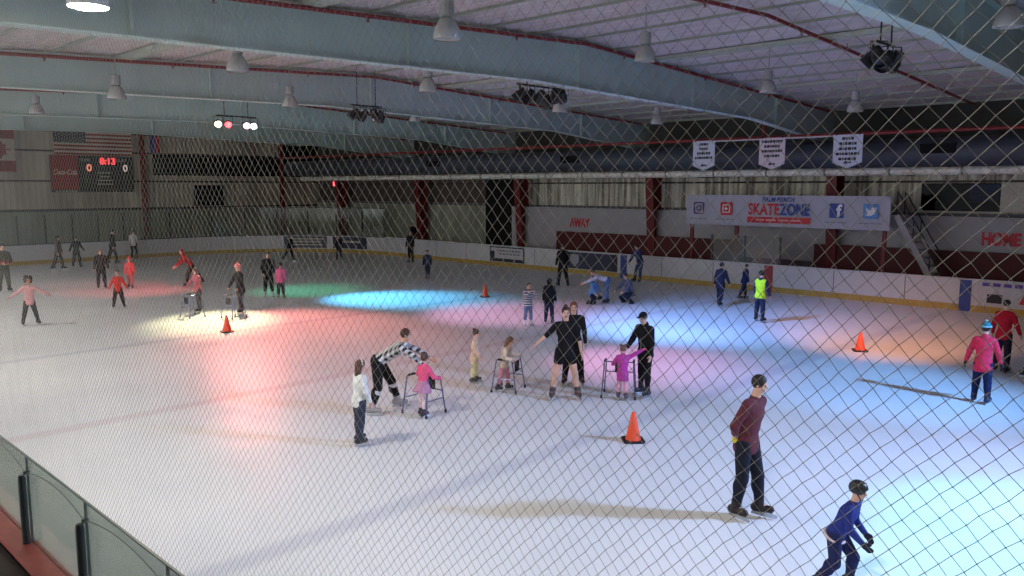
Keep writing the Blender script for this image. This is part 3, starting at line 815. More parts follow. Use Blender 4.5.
# --- sprinkler lines in front of each frame, the main and its riser
PIPE = mat('pipe_red', srgb(122,34,38), 0.45)
for k, x in enumerate(FRAMES):
    xo = -3.5 if x == -4.4 else 0.30
    pts = [(x + xo, y, top_z(y) - 0.06) for y in (0.5, 4, 8, 12, 15.6, 20, 24, 28, 30.5)]
    p = tag(MB().tube(pts, 0.042, 8).build('sprinkler_pipe', PIPE, None, True),
            'dark red sprinkler pipe along the roof beam ' + ('nearest the camera', 'beside the nearest stage light cluster', 'above the second stage light cluster', 'above the third stage light cluster', 'behind the lit stage lights', 'closest to the end wall')[k], 'pipe', 'sprinkler pipes under the roof')
    for y in (4.5, 12.1, 19.7, 27.3): MB().tube([(x + xo, y, top_z(y) - 0.06), (x + xo, y, top_z(y) + 0.16)], 0.008, 6).build('hanger', PIPE, p)
    for y in (3.2, 6.2, 9.2, 13.2, 17.2, 21.2, 25.2):
        MB().lathe([(0.045,0),(0.03,-0.05),(0.012,-0.09),(0.05,-0.095)], (x + xo, y, top_z(y) - 0.07), 8).build('sprinkler_head', PIPE, p)
mp = tag(MB().tube([(-48, 27.6, 5.86), (XN, 27.6, 5.71)], 0.06, 10).build('sprinkler_main', PIPE, None, True), 'long red sprinkler main running above the duct on the far side', 'pipe')
rz = MB().tube([(-13.95, 27.6, 5.80), (-13.95, 27.6, 6.32)], 0.05, 8).build('riser', PIPE, mp, True)
MB().lathe([(0.05,0),(0.17,0.02),(0.19,0.16),(0.17,0.3),(0.05,0.32)], (-13.95, 27.6, 6.28), 14).build('valve', mat('valve_red', srgb(196,48,52), 0.4), mp, True)

# --- round supply duct
DUCT = mat('duct_grey', srgb(66,72,84), 0.5, 0.0, var=0.06, vscale=1)
d = tag(MB().tube([(-50.5, 29.9, 5.26), (XN, 29.9, 5.14)], 0.50, 28).build('air_duct', DUCT, None, True), 'large round dark grey air duct along the far side under the roof', 'duct')
for x in np.arange(-48, 12, 3.05): MB().tube([(x - 0.03, 29.9, 5.26 - (x+50)*0.0019), (x + 0.03, 29.9, 5.26 - (x+50)*0.0019)], 0.515, 28).build('duct_band', DUCT, d, True)
for x in (-8.6, -24.6, -34.5): MB().box(x - 0.55, x + 0.55, 29.36, 29.55, 5.12, 5.45).build('vent_grille', DARK, d)

# --- signs
INKD = mat('ink_dark', srgb(40,40,52), 0.6); REDI = mat('ink_red', srgb(196,36,52), 0.5); BLUI = mat('ink_blue', srgb(40,70,150), 0.5)
LBLU = mat('ink_light_blue', srgb(84,140,205), 0.5); WHT = mat('ink_white', srgb(232,232,235), 0.5); BANW = mat('banner_white', srgb(176,176,194), 0.6, var=0.04, vscale=2)
bn = thing('hanging_banner', 'wide white banner with red and blue rink name and four social media icons', 'banner', (-14.38, 30.0, 2.44))
mb = MB(); n = 40; W2, H2 = 4.17, 1.23
for i in range(n + 1):
    x = -W2 + 2*W2*i/n; yv = 0.03*math.sin(x*1.7)
    mb.v += [(x, yv, 0), (x, yv, H2), (x, yv + 0.012, H2), (x, yv + 0.012, 0)]
for i in range(n):
    for k in range(4): mb.f.append((i*4+k, i*4+(k+1) % 4, i*4+4+(k+1) % 4, i*4+4+k)); mb.mi.append(0)
mb.build('sheet', BANW, bn, True)
yb = -0.045
lettering('lettering_red', 'SKATE', 0.62, (0.03, yb, 0.66), ROT_FAR, REDI, bn, 'RIGHT', sx=0.74, bold=0.020)
lettering('lettering_blue', 'ZONE', 0.62, (0.05, yb, 0.66), ROT_FAR, BLUI, bn, 'LEFT', sx=0.70, bold=0.018)
lettering('lettering_small', 'PALM BEACH', 0.25, (-0.05, yb, 1.06), ROT_FAR, BLUI, bn, shear=0.25, sx=0.9, bold=0.008)
MB().box(-1.32, 1.30, yb - 0.004, yb + 0.004, 0.14, 0.38).build('red_strip', REDI, bn)
mb = MB()
for k, (a, b) in enumerate(((-0.95,-0.60),(-0.52,-0.1),(0.0,0.42),(0.5,0.9))): mb.box(a, b, yb - 0.010, yb - 0.005, 0.23, 0.29)
mb.build('strip_writing', mat('ink_pink', srgb(226,160,165)), bn)
def rrect(cx, cz, r, q, n=5):
    p = []
    for (sx, sz, a0) in ((1,1,0),(-1,1,90),(-1,-1,180),(1,-1,270)):
        for k in range(n + 1):
            a = math.radians(a0 + 90*k/n); p.append((cx + sx*(r-q) + q*math.cos(a), cz + sz*(r-q) + q*math.sin(a)))
    return p
FX, FZ = (1,0,0), (0,0,1)
def ring2(mb, outer, inner, y, dy):
    n = len(outer); vs = []
    for yy_ in (y, y + dy):
        vs += [(p[0], yy_, p[1]) for p in outer] + [(p[0], yy_, p[1]) for p in inner]
    fs = []
    for i in range(n):
        j = (i+1) % n
        fs += [(i, j, n+j, n+i), (2*n+i, 3*n+i, 3*n+j, 2*n+j), (i, 2*n+i, 2*n+j, j), (n+i, n+j, 3*n+j, 3*n+i)]
    mb.raw(vs, fs)
circ = lambda cx, cz, r, n=24: [(cx + r*math.cos(2*PI*k/n), cz + r*math.sin(2*PI*k/n)) for k in range(n)]
mb = MB(); ring2(mb, rrect(-3.55, 0.68, 0.25, 0.08), rrect(-3.55, 0.68, 0.20, 0.06), yb, -0.006)
ring2(mb, circ(-3.55, 0.68, 0.125), circ(-3.55, 0.68, 0.08), yb, -0.006); mb.prism(circ(-3.42, 0.81, 0.025, 10), (0,yb,0), FX, FZ, (0,-0.006,0))
mb.build('camera_icon', mat('ink_plum', srgb(96,50,110)), bn)
i2 = MB().prism(rrect(-2.27, 0.68, 0.27, 0.07), (0,yb,0), FX, FZ, (0,-0.006,0)).build('video_icon', REDI, bn)
mb = MB(); ring2(mb, rrect(-2.27, 0.68, 0.17, 0.06), rrect(-2.27, 0.68, 0.13, 0.04), yb - 0.008, -0.004); mb.prism([(-2.33,0.60),(-2.18,0.68),(-2.33,0.76)], (0,yb-0.008,0), FX, FZ, (0,-0.004,0)); mb.build('play_mark', WHT, i2)
i3 = MB().prism(rrect(2.28, 0.68, 0.27, 0.04), (0,yb,0), FX, FZ, (0,-0.006,0)).build('letter_icon', BLUI, bn)
lettering('icon_letter', 'f', 0.62, (2.36, yb - 0.010, 0.66), ROT_FAR, WHT, i3, bold=0.02)
i4 = MB().prism(rrect(3.52, 0.68, 0.27, 0.04), (0,yb,0), FX, FZ, (0,-0.006,0)).build('bird_icon', LBLU, bn)
bird = [(-0.20,-0.14),(-0.09,-0.09),(-0.17,-0.03),(-0.13,-0.03),(-0.20,0.06),(-0.16,0.05),(-0.19,0.14),(-0.10,0.06),(0.0,0.03),(0.02,0.12),(0.10,0.15),(0.15,0.12),(0.21,0.14),(0.18,0.08),(0.21,0.05),(0.17,0.03),(0.13,-0.09),(0.02,-0.17),(-0.10,-0.18)]
MB().prism([(3.52 + p[0], 0.69 + p[1]) for p in bird], (0,yb-0.008,0), FX, FZ, (0,-0.005,0)).build('bird_mark', WHT, i4)
mb = MB()
for cx in (-3.55, -2.27, 2.28, 3.52):
    for k in range(4): mb.box(cx - 0.42 + k*0.215, cx - 0.26 + k*0.215, yb - 0.004, yb, 0.22, 0.26)
mb.build('small_print', mat('ink_grey', srgb(130,132,150)), bn)
for k, x in enumerate((-18.35, -16.25, -10.4)):
    p = thing('banner_post', 'red post under the wide banner ' + ('at its left end', 'left of the penalty box', 'at its right end')[k], 'post', (x, 30.15, 0), 0, 'posts carrying the wide banner')
    MB().box(-0.07, 0.07, -0.05, 0.05, -0.07, 3.6).build('post', RUST, p); MB().box(-0.15, 0.15, -0.12, 0.12, -0.07, -0.03).build('base_plate', RUST, p)

# championship pennants on a rail
rail = tag(MB().tube([(-15.9, 27.52, 5.72), (-11.0, 27.52, 5.72)], 0.025, 8).build('banner_rail', mat('rail_white', srgb(200,196,200)), None, True), 'thin white rail holding three white pennants below the red main', 'rail')
for k, (x, wdt, rows) in enumerate(((-16.3, 0.47, ('s','s','m','l')), (-13.53, 0.49, ('l','m','l','m')), (-10.83, 0.49, ('s','m','m','l','m')))):
    pn = thing('pennant', ('leftmost of the three white hanging pennants, four lines of writing', 'pinkish white pennant in the middle of the three', 'rightmost of the three white hanging pennants, above the banner end')[k], 'pennant', (x, 27.46, 4.62), 0, 'championship pennants')
    MB().prism([(-wdt, 1.13), (-wdt, 0.20), (0, 0.0), (wdt, 0.20), (wdt, 1.13)], (0,0,0), FX, FZ, (0,0.012,0)).build('cloth', mat('pennant_%d' % k, srgb(*((196,200,216),(206,190,200),(196,200,220))[k]), 0.7, var=0.05), pn)
    for r, wd in enumerate(rows):
        mb = MB(); z = 1.0 - 0.17*r; half = {'s':0.2,'m':0.3,'l':0.4}[wd]*wdt/0.5; x0 = -half; q = 0
        while x0 < half - 0.03:
            ww = 0.05 + 0.03*((q*7 + r*3 + k) % 3); mb.box(x0, min(half, x0 + ww), -0.012, -0.006, z - 0.045, z + 0.045); x0 += ww + 0.022; q += 1
        mb.build('writing', INKD, pn)
    mb = MB(); mb.box(-0.10, 0.14, -0.012, -0.006, 0.18, 0.23); mb.prism([(-0.12,0.16),(-0.02,0.16),(-0.02,0.28)], (0,-0.006,0), FX, FZ, (0,-0.006,0))
    mb.build('emblem', INKD, pn)
    for s in (-1, 1): MB().box(s*wdt*0.8 - 0.02, s*wdt*0.8 + 0.02, -0.02, 0.10, 1.11, 1.19).build('clip', INKD, pn)

for nm, txt, x, lab in (('away_sign', 'AWAY', -26.05, 'red AWAY lettering on the white bench wall by the middle column'), ('home_sign', 'HOME', -7.12, 'red HOME lettering on the white bench wall at the right edge')):
    o = lettering(nm, txt, 0.60, (x, 31.965, 2.16), ROT_FAR, REDI, None, depth=0.012, sx=0.72 if txt == 'HOME' else 0.70, bold=0.03); tag(o, lab, 'sign')

# scoreboard, flags and exit sign on the end wall
sb = thing('scoreboard', 'dark scoreboard on the end wall with red soft drink panel', 'scoreboard', (XW + 0.12, 17.1, 3.70))
MB().box(-0.02, 0.16, -2.28, 2.28, 0, 2.12).build('cabinet', mat('score_black', srgb(34,38,36), 0.5), sb, bevel=0.02)
pnl = MB().box(0.16, 0.18, -2.26, -0.84, 0.14, 2.10).build('sponsor_panel', mat('sponsor_red', srgb(150,44,36), 0.5), sb)
lettering('sponsor_lettering', 'Coca-Cola', 0.42, (0.19, -1.55, 1.14), ROT_END, mat('ink_cream', srgb(215,190,178)), pnl, shear=0.32, sx=0.70, bold=0.004)
mb = MB()
for k in range(7): mb.box(0.18, 0.186, -2.1 + k*0.17, -1.98 + k*0.17, 0.03, 0.10)
mb.build('small_print', mat('ink_pale', srgb(170,170,160)), sb)
RL = emit('led_red', (1.0, 0.05, 0.06), 1.3); OL = emit('led_orange', (1.0, 0.30, 0.20), 0.75); PL = emit('led_pale', (0.9, 0.75, 0.7), 0.45)
lettering('clock_digits', '8:13', 0.52, (0.17, 0.82, 1.80), ROT_END, RL, sb, bold=0.02)
lettering('home_score', '0', 0.56, (0.17, -0.23, 1.40), ROT_END, OL, sb, bold=0.015)
lettering('guest_score', '0', 0.56, (0.17, 1.80, 1.40), ROT_END, PL, sb, bold=0.01)
lettering('home_caption', 'HOME', 0.20, (0.17, -0.45, 1.86), ROT_END, mat('ink_pale', srgb(170,170,160)), sb)
lettering('guest_caption', 'GUEST', 0.20, (0.17, 1.62, 1.86), ROT_END, mat('ink_pale', srgb(170,170,160)), sb)
mb = MB()
for r, (a, b) in enumerate(((0.2, 0.9), (0.35, 0.85), (0.2, 1.05), (0.2, 1.05))):
    x0 = a
    while x0 < b: mb.box(0.165, 0.172, x0, x0 + 0.08, 1.10 - r*0.22, 1.16 - r*0.22); x0 += 0.11
mb.build('penalty_rows', mat('ink_pale', srgb(170,170,160)), sb)

def flag(name, label, y0, y1, z0, z1, paint):
    f = thing(name, label, 'flag', (XW + 0.16, y0, z0))
    paint(f, y1 - y0, z1 - z0); MB().box(-0.15, 0.06, -0.03, y1 - y0 + 0.03, z1 - z0 - 0.03, z1 - z0).build('flag_rod', GIRT, f); return f
def cloth_sheet(name, w0, w1, h0, h1, m, parent, off=0.0, amp=0.05):
    mb = MB(); n = max(2, int((w1 - w0)*8)); 
    for i in range(n + 1):
        y = w0 + (w1 - w0)*i/n; xx = amp*math.sin(y*3.1) + off
        mb.v += [(xx, y, h0), (xx, y, h1), (xx - 0.006, y, h1), (xx - 0.006, y, h0)]
    for i in range(n):
        for k in range(4): mb.f.append((i*4+k, i*4+(k+1) % 4, i*4+4+(k+1) % 4, i*4+4+k)); mb.mi.append(0)
    mb.f += [(0,1,2,3), (n*4+3, n*4+2, n*4+1, n*4)]; mb.mi += [0, 0]
    return mb.build(name, m, parent, True)
FR = mat('flag_red', srgb(140,44,46), 0.8); FW = mat('flag_white', srgb(196,182,168), 0.8); FB = mat('flag_blue', srgb(44,58,74), 0.8)
def us(f, w, h):
    for k in range(13): cloth_sheet('stripe', 0, w, h*(12-k)/13, h*(13-k)/13, FR if k % 2 == 0 else FW, f)
    c = cloth_sheet('canton', 0, w*0.40, h*6/13, h, FB, f, 0.012); mb = MB()
    for r in range(9):
        for q in range(6 if r % 2 == 0 else 5):
            yv = w*0.40*((q + (0.5 if r % 2 == 0 else 1.0))/6); zv = h*6/13 + h*7/13*(r + 0.5)/9; xv = 0.05*math.sin(yv*3.1) + 0.016
            mb.prism([(0.05*(1 if j % 2 == 0 else 0.4)*math.cos(PI/2 + j*PI/5), 0.05*(1 if j % 2 == 0 else 0.4)*math.sin(PI/2 + j*PI/5)) for j in range(10)], (xv, yv, zv), (0,1,0), (0,0,1), (0.004,0,0))
    mb.build('stars', FW, c)
flag('striped_flag', 'large red and white striped flag with starred blue canton above the scoreboard', 15.1, 19.4, 5.86, 7.32, us)
def ca(f, w, h):
    cloth_sheet('band', 0, w, 0, h*0.25, FR, f); cloth_sheet('band', 0, w, h*0.75, h, FR, f); cl = cloth_sheet('field', 0, w, h*0.25, h*0.75, FW, f)
    half = [(0,0.5),(0.1,0.32),(0.2,0.36),(0.17,0.12),(0.3,0.24),(0.34,0.16),(0.48,0.18),(0.42,0.04),(0.48,-0.02),(0.24,-0.2),(0.27,-0.3),(0.03,-0.27),(0.03,-0.5)]
    leaf = half + [(-p[0], p[1]) for p in half[::-1]]
    MB().prism([(-p[1]*1.1, p[0]*1.1) for p in leaf], (0.06, w*0.5, h*0.5), (0,1,0), (0,0,1), (0.012,0,0)).build('leaf', FR, cl)
flag('maple_leaf_flag', 'red and white flag with leaf hung upright at the left edge of the end wall', 11.6, 13.15, 4.85, 7.22, ca)
def tri(f, w, h):
    for k, m in enumerate((FW, mat('flag_mid_blue', srgb(52,64,140), 0.8), mat('flag_mid_red', srgb(176,40,60), 0.8))): cloth_sheet('stripe', w*k/3, w*(k+1)/3, 0, h, m, f, 0, 0.02)
flag('tricolour_flag', 'small white, blue and red flag hung upright right of the end wall column', 20.15, 21.1, 6.1, 7.14, tri)
ex = thing('exit_sign', 'small glowing red EXIT sign on the dark far wall near the hall corner', 'sign', (-48.57, 32.38, 4.03), -PI/2)
MB().box(-0.04, 0.04, -0.32, 0.32, 0, 0.36).build('housing', mat('exit_case', (0.02,0.02,0.02)), ex)
MB().box(-0.22, -0.04, -0.03, 0.03, 0.1, 0.26).build('bracket', mat('exit_case', (0.02,0.02,0.02)), ex)
lettering('exit_letters', 'EXIT', 0.36, (0.045, 0, 0.18), ROT_END, emit('exit_red', (1.0, 0.10, 0.16), 2.2), ex, bold=0.03, sx=0.8)

# advertising boards on the far boards and behind the goal
def ad_board(label, x0, x1, z0, z1, base, marks, frame=None):
    a = thing('advertising_board', label, 'sign', ((x0 + x1)/2, YF - 0.034, z0), 0, 'advertising boards on the dasher')
    w, h = (x1 - x0)/2, z1 - z0
    MB().box(-w, w, 0, 0.03, 0, h).build('panel', base, a)
    if frame:
        mb = MB(); mb.box(-w, w, -0.01, 0, 0, 0.10); mb.box(-w, w, -0.01, 0, h - 0.06, h); mb.box(-w, -w + 0.06, -0.01, 0, 0, h); mb.box(w - 0.06, w, -0.01, 0, 0, h); mb.build('border', frame, a)
    for (m, rects) in marks:
        mb = MB()
        for (a0, b0, c0, d0) in rects: mb.box(-w + 2*w*a0, -w + 2*w*b0, -0.016, -0.002, h*c0, h*d0)
        mb.build('print', m, a)
    return a
txt = lambda r, c0, c1, a, b: [(a + (b-a)*k/r + 0.006, a + (b-a)*(k+0.75)/r, c0, c1) for k in range(r)]
AW = mat('ad_white', srgb(186,184,190), 0.5)
ad_board('white advertising board with grey writing and dark border left of the bench', -29.3, -26.9, 0.24, 1.0, AW, [(mat('ink_grey2', srgb(110,108,112)), txt(8, 0.68, 0.80, 0.20, 0.92) + txt(6, 0.48, 0.58, 0.28, 0.9)), (INKD, [(0.02, 0.14, 0.1, 0.7), (0.16, 0.95, 0.02, 0.22)])], INKD)
AD_NAVY = mat('ad_navy', srgb(44,48,74), 0.5)
a = ad_board('navy advertising board with white shield emblem beside the bench', -24.2, -21.25, 0.24, 1.0, AD_NAVY, [(INKD, [(0.9, 1.0, 0.0, 1.0)])])
MB().prism([(-0.25,0.65),(0.25,0.65),(0.25,0.3),(0,0.08),(-0.25,0.3)], (-0.95,-0.012,0), FX, FZ, (0,0.01,0)).build('shield', mat('shield_grey', srgb(150,152,166)), a)
a = ad_board('colourful advertising board with purple writing and red figure at the right edge', -6.95, -4.6, 0.24, 1.02, AW, [(mat('ink_purple', srgb(92,74,160)), txt(7, 0.80, 0.94, 0.05, 0.95)), (mat('ink_steel', srgb(70,90,110)), [(0.55, 0.95, 0.40, 0.5)]), (INKD, [(0.12, 0.3, 0.12, 0.48)])])
MB().prism([(-0.1,0.12),(0.05,0.5),(0.15,0.66),(0.3,0.62),(0.35,0.35),(0.55,0.14)], (0.1,-0.014,0), FX, FZ, (0,0.01,0)).build('red_figure', REDI, a)
def end_ad(label, k0, k1, m, rows):
    """a board bent along the corner of the rink"""
    pts = rink_path()[2*ncut - 12:2*ncut]; n = len(pts) - 1
    def at(tv):
        f = tv*n; i = min(n-1, int(f)); q = f - i; return (pts[i][0]*(1-q) + pts[i+1][0]*q, pts[i][1]*(1-q) + pts[i+1][1]*q)
    seq = [at(k0 + (k1-k0)*j/8) for j in range(9)]
    o = strip('advertising_board', seq, 0.26, 0.98, -0.004, m, None, 0.03); tag(o, label, 'sign', 'advertising boards on the dasher')
    for (z0, z1, a, b) in rows:
        strip('writing', [at(k0 + (k1-k0)*(a + (b-a)*j/6)) for j in range(7)], z0, z1, -0.030, mat('ink_pale', srgb(170,170,160)), o, 0.036)
end_ad('advertising board with pale writing on the far corner boards', 0.40, 0.66, mat('ad_slate', srgb(70,70,84), 0.5), [(0.78,0.86,0.08,0.92), (0.60,0.70,0.15,0.85), (0.42,0.50,0.2,0.9)])
end_ad('dark advertising board next to the open gate on the far corner', 0.70, 0.94, AD_NAVY, [(0.62,0.74,0.12,0.8)])

# penalty box glass and steep steel stair by the home bench
pg = tag(MB().box(-16.6, -13.7, 28.80, 28.82, 1.05, 2.1).build('penalty_box_glass', glass_mat('glass_box', (0.8,0.8,0.82,1), 0.10)), 'clear glass screen of the penalty box above the red centre stripe', 'glass screen')
for x in (-16.6, -15.15, -13.7): MB().box(x - 0.03, x + 0.03, 28.785, 28.835, 1.06, 2.12).build('glass_post', POST, pg)
st = thing('steel_stair', 'steep grey steel stair with handrails beside the home bench', 'stair', (-9.2, 30.6, 0))
SG = mat('stair_grey', srgb(150,146,150), 0.5)
A, B = Vector((-0.85, 0, 3.0)), Vector((0.85, 0, 0.0)); d = B - A
for s, nm in ((-0.4, 'stringer'), (0.4, 'stringer')):
    mb = MB(); mb.obox((A + B)/2 + Vector((0, s, 0)), d/2, (0, 0.025, 0), Vector((0.09, 0, 0.05))); mb.build('stringer', SG, st)
    q = [A + Vector((0.0, s, 0.85)), B + Vector((0.05, s, 0.85)), B + Vector((0.05, s, 0.0))]
    mb = MB().tube([A + Vector((0, s, 0.0))] + q, 0.025, 8)
    for tq in (0.35, 0.7): pz = A + d*tq; mb.tube([pz + Vector((0, s, 0)), pz + Vector((0, s, 0.87))], 0.018, 6)
    mb.build('handrail', mat('rail_dark', srgb(40,38,44)), st, True)
for k in range(11):
    p = A + d*(k + 0.5)/11; MB().box(p.x - 0.13, p.x + 0.13, -0.38, 0.38, p.z - 0.015, p.z + 0.015).build('tread', SG, st)
struct(MB().box(-11.9, -10.05, 30.2, 31.9, 2.93, 3.02).build('floor_landing', mat('landing_grey', srgb(90,90,94)))) if False else None

# --- high-bay lamps: one burning in view, the rest off
LAMPG = NT('lamp_glass'); LAMPG.b.inputs['Base Color'].default_value = srgb(160,160,160); LAMPG.b.inputs['Roughness'].default_value = 0.25
BALL = mat('ballast', srgb(150,150,150), 0.4)
def high_bay(label, loc, lit=False, src=None):
    if src: return dup(src, loc, 0, label)
    t = thing('high_bay_lamp', label, 'ceiling lamp', loc, 0, 'high bay lamps')
    if lit:
        MB().lathe([(0.23,0.0),(0.24,0.02),(0.22,0.16),(0.12,0.30),(0.08,0.33)], (0,0,0), 24, capb=False).build('reflector', mat('reflector', srgb(210,212,212), 0.3), t, True)
        MB().lathe([(0.0,-0.035),(0.12,-0.025),(0.225,0.01)], (0,0,0), 24, capb=False, capt=False).build('bulb_lens', emit('lamp_on', (1.0, 0.89, 0.73), LAMP_E), t, True)
    else:
        MB().lathe([(0.205,0.0),(0.215,0.02),(0.19,0.15),(0.12,0.28),(0.07,0.32)], (0,0,0), 20, capb=False).build('shade', LAMPG.m, t, True)
        MB().lathe([(0.0,0.02),(0.12,0.015),(0.20,0.012)], (0,0,0), 20, capb=False, capt=False).build('lens', LAMPG.m, t, True)
    MB().lathe([(0.07,0.32),(0.11,0.34),(0.11,0.55),(0.05,0.58)], (0,0,0), 14).build('ballast', BALL, t, True)
    MB().tube([(0,0,0.57),(0,0,top_z(loc[1]) + 0.05 - loc[2])], 0.012, 6).build('hanger', BALL, t)
    return t
LAMP_E = 430.0
l0 = high_bay('burning high bay lamp glaring white at the upper left', (-10.85, 3.72, 6.2), True)
for k, x in enumerate((-2.35, 6.15, -19.35, -27.85, -36.35)):
    high_bay('burning high bay lamp above the near boards, ' + ('beside the camera', 'behind the camera', 'next beyond the glaring one', 'second beyond the glaring one', 'third beyond the glaring one')[k], (x, 3.72, 6.2), src=l0)
LP = LAMPS
lm = None
for (x, y, z, lab) in LP:
    if lm is None: lm = high_bay(lab, (x, y, z))
    else:
        o = high_bay(lab, (x, y, z), src=lm)

# --- stage light clusters along the ridge line
CAN = mat('can_black', (0.012,0.012,0.013), 0.4)
def par_can(parent, pos, aim, lens, ln=0.34, r=0.125):
    pos = Vector(pos); a = Vector(aim).normalized()
    c = MB().lathe([(0.05,-ln*0.55),(0.09,-ln*0.5),(r*0.8,-ln*0.1),(r,0.0),(r,ln*0.5),(r*0.94,ln*0.5),(r*0.9,ln*0.3)], pos, 16, a, capt=False).build('lamp_can', CAN, parent, True)
    MB().lathe([(0.0,0.36*ln),(r*0.9,0.34*ln)], pos, 16, a, capb=False, capt=False).build('lens', lens, c)
    s = a.cross(Vector((0,0,1))).normalized()
    y0 = pos + s*(r + 0.02); y1 = pos - s*(r + 0.02)
    MB().tube([y0, y0 + Vector((0,0,0.24)), y1 + Vector((0,0,0.24)), y1], 0.012, 6).build('yoke', CAN, c)
def cluster(label, x, y, z, bar, cans, rz=0.0):
    t = thing('stage_light_cluster', label, 'stage lights', (x, y, z), rz, 'stage light clusters on the ridge')
    MB().tube([(0,-bar,0.28),(0,bar,0.28)], 0.025, 8).build('bar', CAN, t, True)
    for s in (-0.6, 0.6): MB().tube([(0,bar*s,0.28),(0,bar*s,top_z(y) + 0.035 - z)], 0.014, 6).build('drop_rod', CAN, t)
    for (p, aim, lens) in cans: par_can(t, p, aim, lens)
    return t
OFF = mat('lens_off', (0.03,0.03,0.035), 0.15)
cluster('black stage light cluster hanging at the upper right', -5.2, 14.6, 6.15, 0.42, [((0,-0.3,0.05),(0.5,-0.5,-0.7),OFF),((0,0.0,0.0),(-0.2,-0.6,-0.8),OFF),((0.05,0.3,0.02),(-0.6,0.3,-0.8),OFF),((-0.25,0.1,0.1),(-0.7,-0.2,-0.7),OFF)])
cluster('wide black stage light cluster below the middle roof beam', -13.4, 14.9, 6.15, 0.85, [((0,-0.75,0.04),(-0.6,-0.5,-0.7),OFF),((0,-0.45,0.02),(-0.4,-0.6,-0.8),OFF),((0.05,-0.12,0.02),(-0.7,0.1,-0.7),OFF),((0,0.22,-0.06),(-0.2,0.5,-0.8),OFF),((0,0.5,0.10),(-0.6,0.6,-0.6),OFF),((0,0.8,0.12),(-0.5,0.7,-0.6),OFF)])
cluster('small black stage light cluster left of the image centre', -19.9, 14.4, 6.1, 0.55, [((0,-0.45,0.02),(-0.5,-0.6,-0.7),OFF),((0,-0.12,0.0),(-0.7,-0.2,-0.7),OFF),((0,0.30,0.05),(-0.3,0.5,-0.8),OFF),((0,0.52,0.0),(-0.6,0.3,-0.7),OFF)])
cl4 = [('lens_warm', (1.0,0.86,0.55), 14.0), ('lens_red', (1.0,0.06,0.07), 7.0), ('lens_pink', (1.0,0.55,0.6), 9.0), ('lens_white', (0.85,0.95,1.0), 14.0)]
cluster('lit stage light cluster with white and red lamps before the end wall', -27.3, 14.1, 6.22, 0.75, [((0.06,yv,0.0),(0.9,-0.45,-0.34),emit(nm,c,e)) for yv,(nm,c,e) in zip((-0.72,-0.35,0.35,0.62), cl4)])

# --- cones
CO = mat('cone_orange', srgb(255,86,48), 0.5); CB = mat('cone_base', srgb(34,30,34), 0.6)
def cone(label, x, y, rz):
    t = thing('traffic_cone', label, 'traffic cone', (x, y, 0.004), rz, 'orange cones on the ice')
    mb = MB(); mb.prism([(-0.17,-0.13),(-0.13,-0.17),(0.13,-0.17),(0.17,-0.13),(0.17,0.13),(0.13,0.17),(-0.13,0.17),(-0.17,0.13)], (0,0,0), (1,0,0), (0,1,0), (0,0,0.03)); mb.build('base', CB, t, bevel=0.006)
    MB().lathe([(0.125,0.03),(0.118,0.05),(0.030,0.455),(0.024,0.47),(0.016,0.47)], (0,0,0), 24).build('cone', CO, t, True)
    return t
for (lab, x, y, rz) in CONES: cone(lab, x, y, rz)

# --- skating aids: light tube frames on four legs
ALU = mat('walker_tube', srgb(112,116,150), 0.3, 0.6); GRIP = mat('walker_grip', srgb(34,34,40), 0.7)
def skate_walker(label, x, y, rz, h=0.70, w=0.50):
    t = thing('skating_aid', label, 'skating aid', (x, y, 0), rz, 'skating aids for children')
    hw = w/2; r = 0.0135
    for s in (-1, 1):
        # rear and front leg of one side joined by the bent top rail
        rl = MB().tube([(s*hw*1.14, -0.24, 0.02), (s*hw, -0.17, h*0.80), (s*hw*0.99, -0.15, h*0.97), (s*hw*0.98, -0.12, h)], r, 8).build('leg', ALU, t, True)
        fl = MB().tube([(s*hw*1.10, 0.26, 0.02), (s*hw*0.97, 0.19, h*0.80), (s*hw*0.96, 0.17, h*0.97), (s*hw*0.96, 0.14, h)], r, 8).build('leg', ALU, t, True)
        for (lg, yv, xv) in ((rl, -0.24, 1.14), (fl, 0.26, 1.10)): MB().lathe([(0.022,0.0),(0.022,0.05),(0.015,0.06)], (s*hw*xv, yv, 0.004), 10).build('rubber_foot', GRIP, lg, True)
        tr = MB().tube([(s*hw*0.98, -0.12, h), (s*hw*0.96, 0.14, h)], r, 8).build('top_rail', ALU, t, True)
        MB().tube([(s*hw*0.98, -0.12, h), (s*hw*0.97, 0.04, h)], 0.021, 10).build('hand_grip', GRIP, tr, True)
        MB().tube([(s*hw*1.05, -0.205, h*0.42), (s*hw*1.02, 0.22, h*0.42)], 0.010, 6).build('side_brace', ALU, t, True)
    for z in (h*0.90, h*0.62): MB().tube([(-hw*0.98, 0.185 + (h*0.9 - z)*0.05, z), (hw*0.98, 0.185 + (h*0.9 - z)*0.05, z)], 0.0125, 8).build('cross_bar', ALU, t, True)
    MB().box(-0.10, 0.10, 0.17, 0.205, h*0.60, h*0.92).build('fold_plate', GRIP, t, bevel=0.01)
    return t
for a in WALKERS: skate_walker(*a)

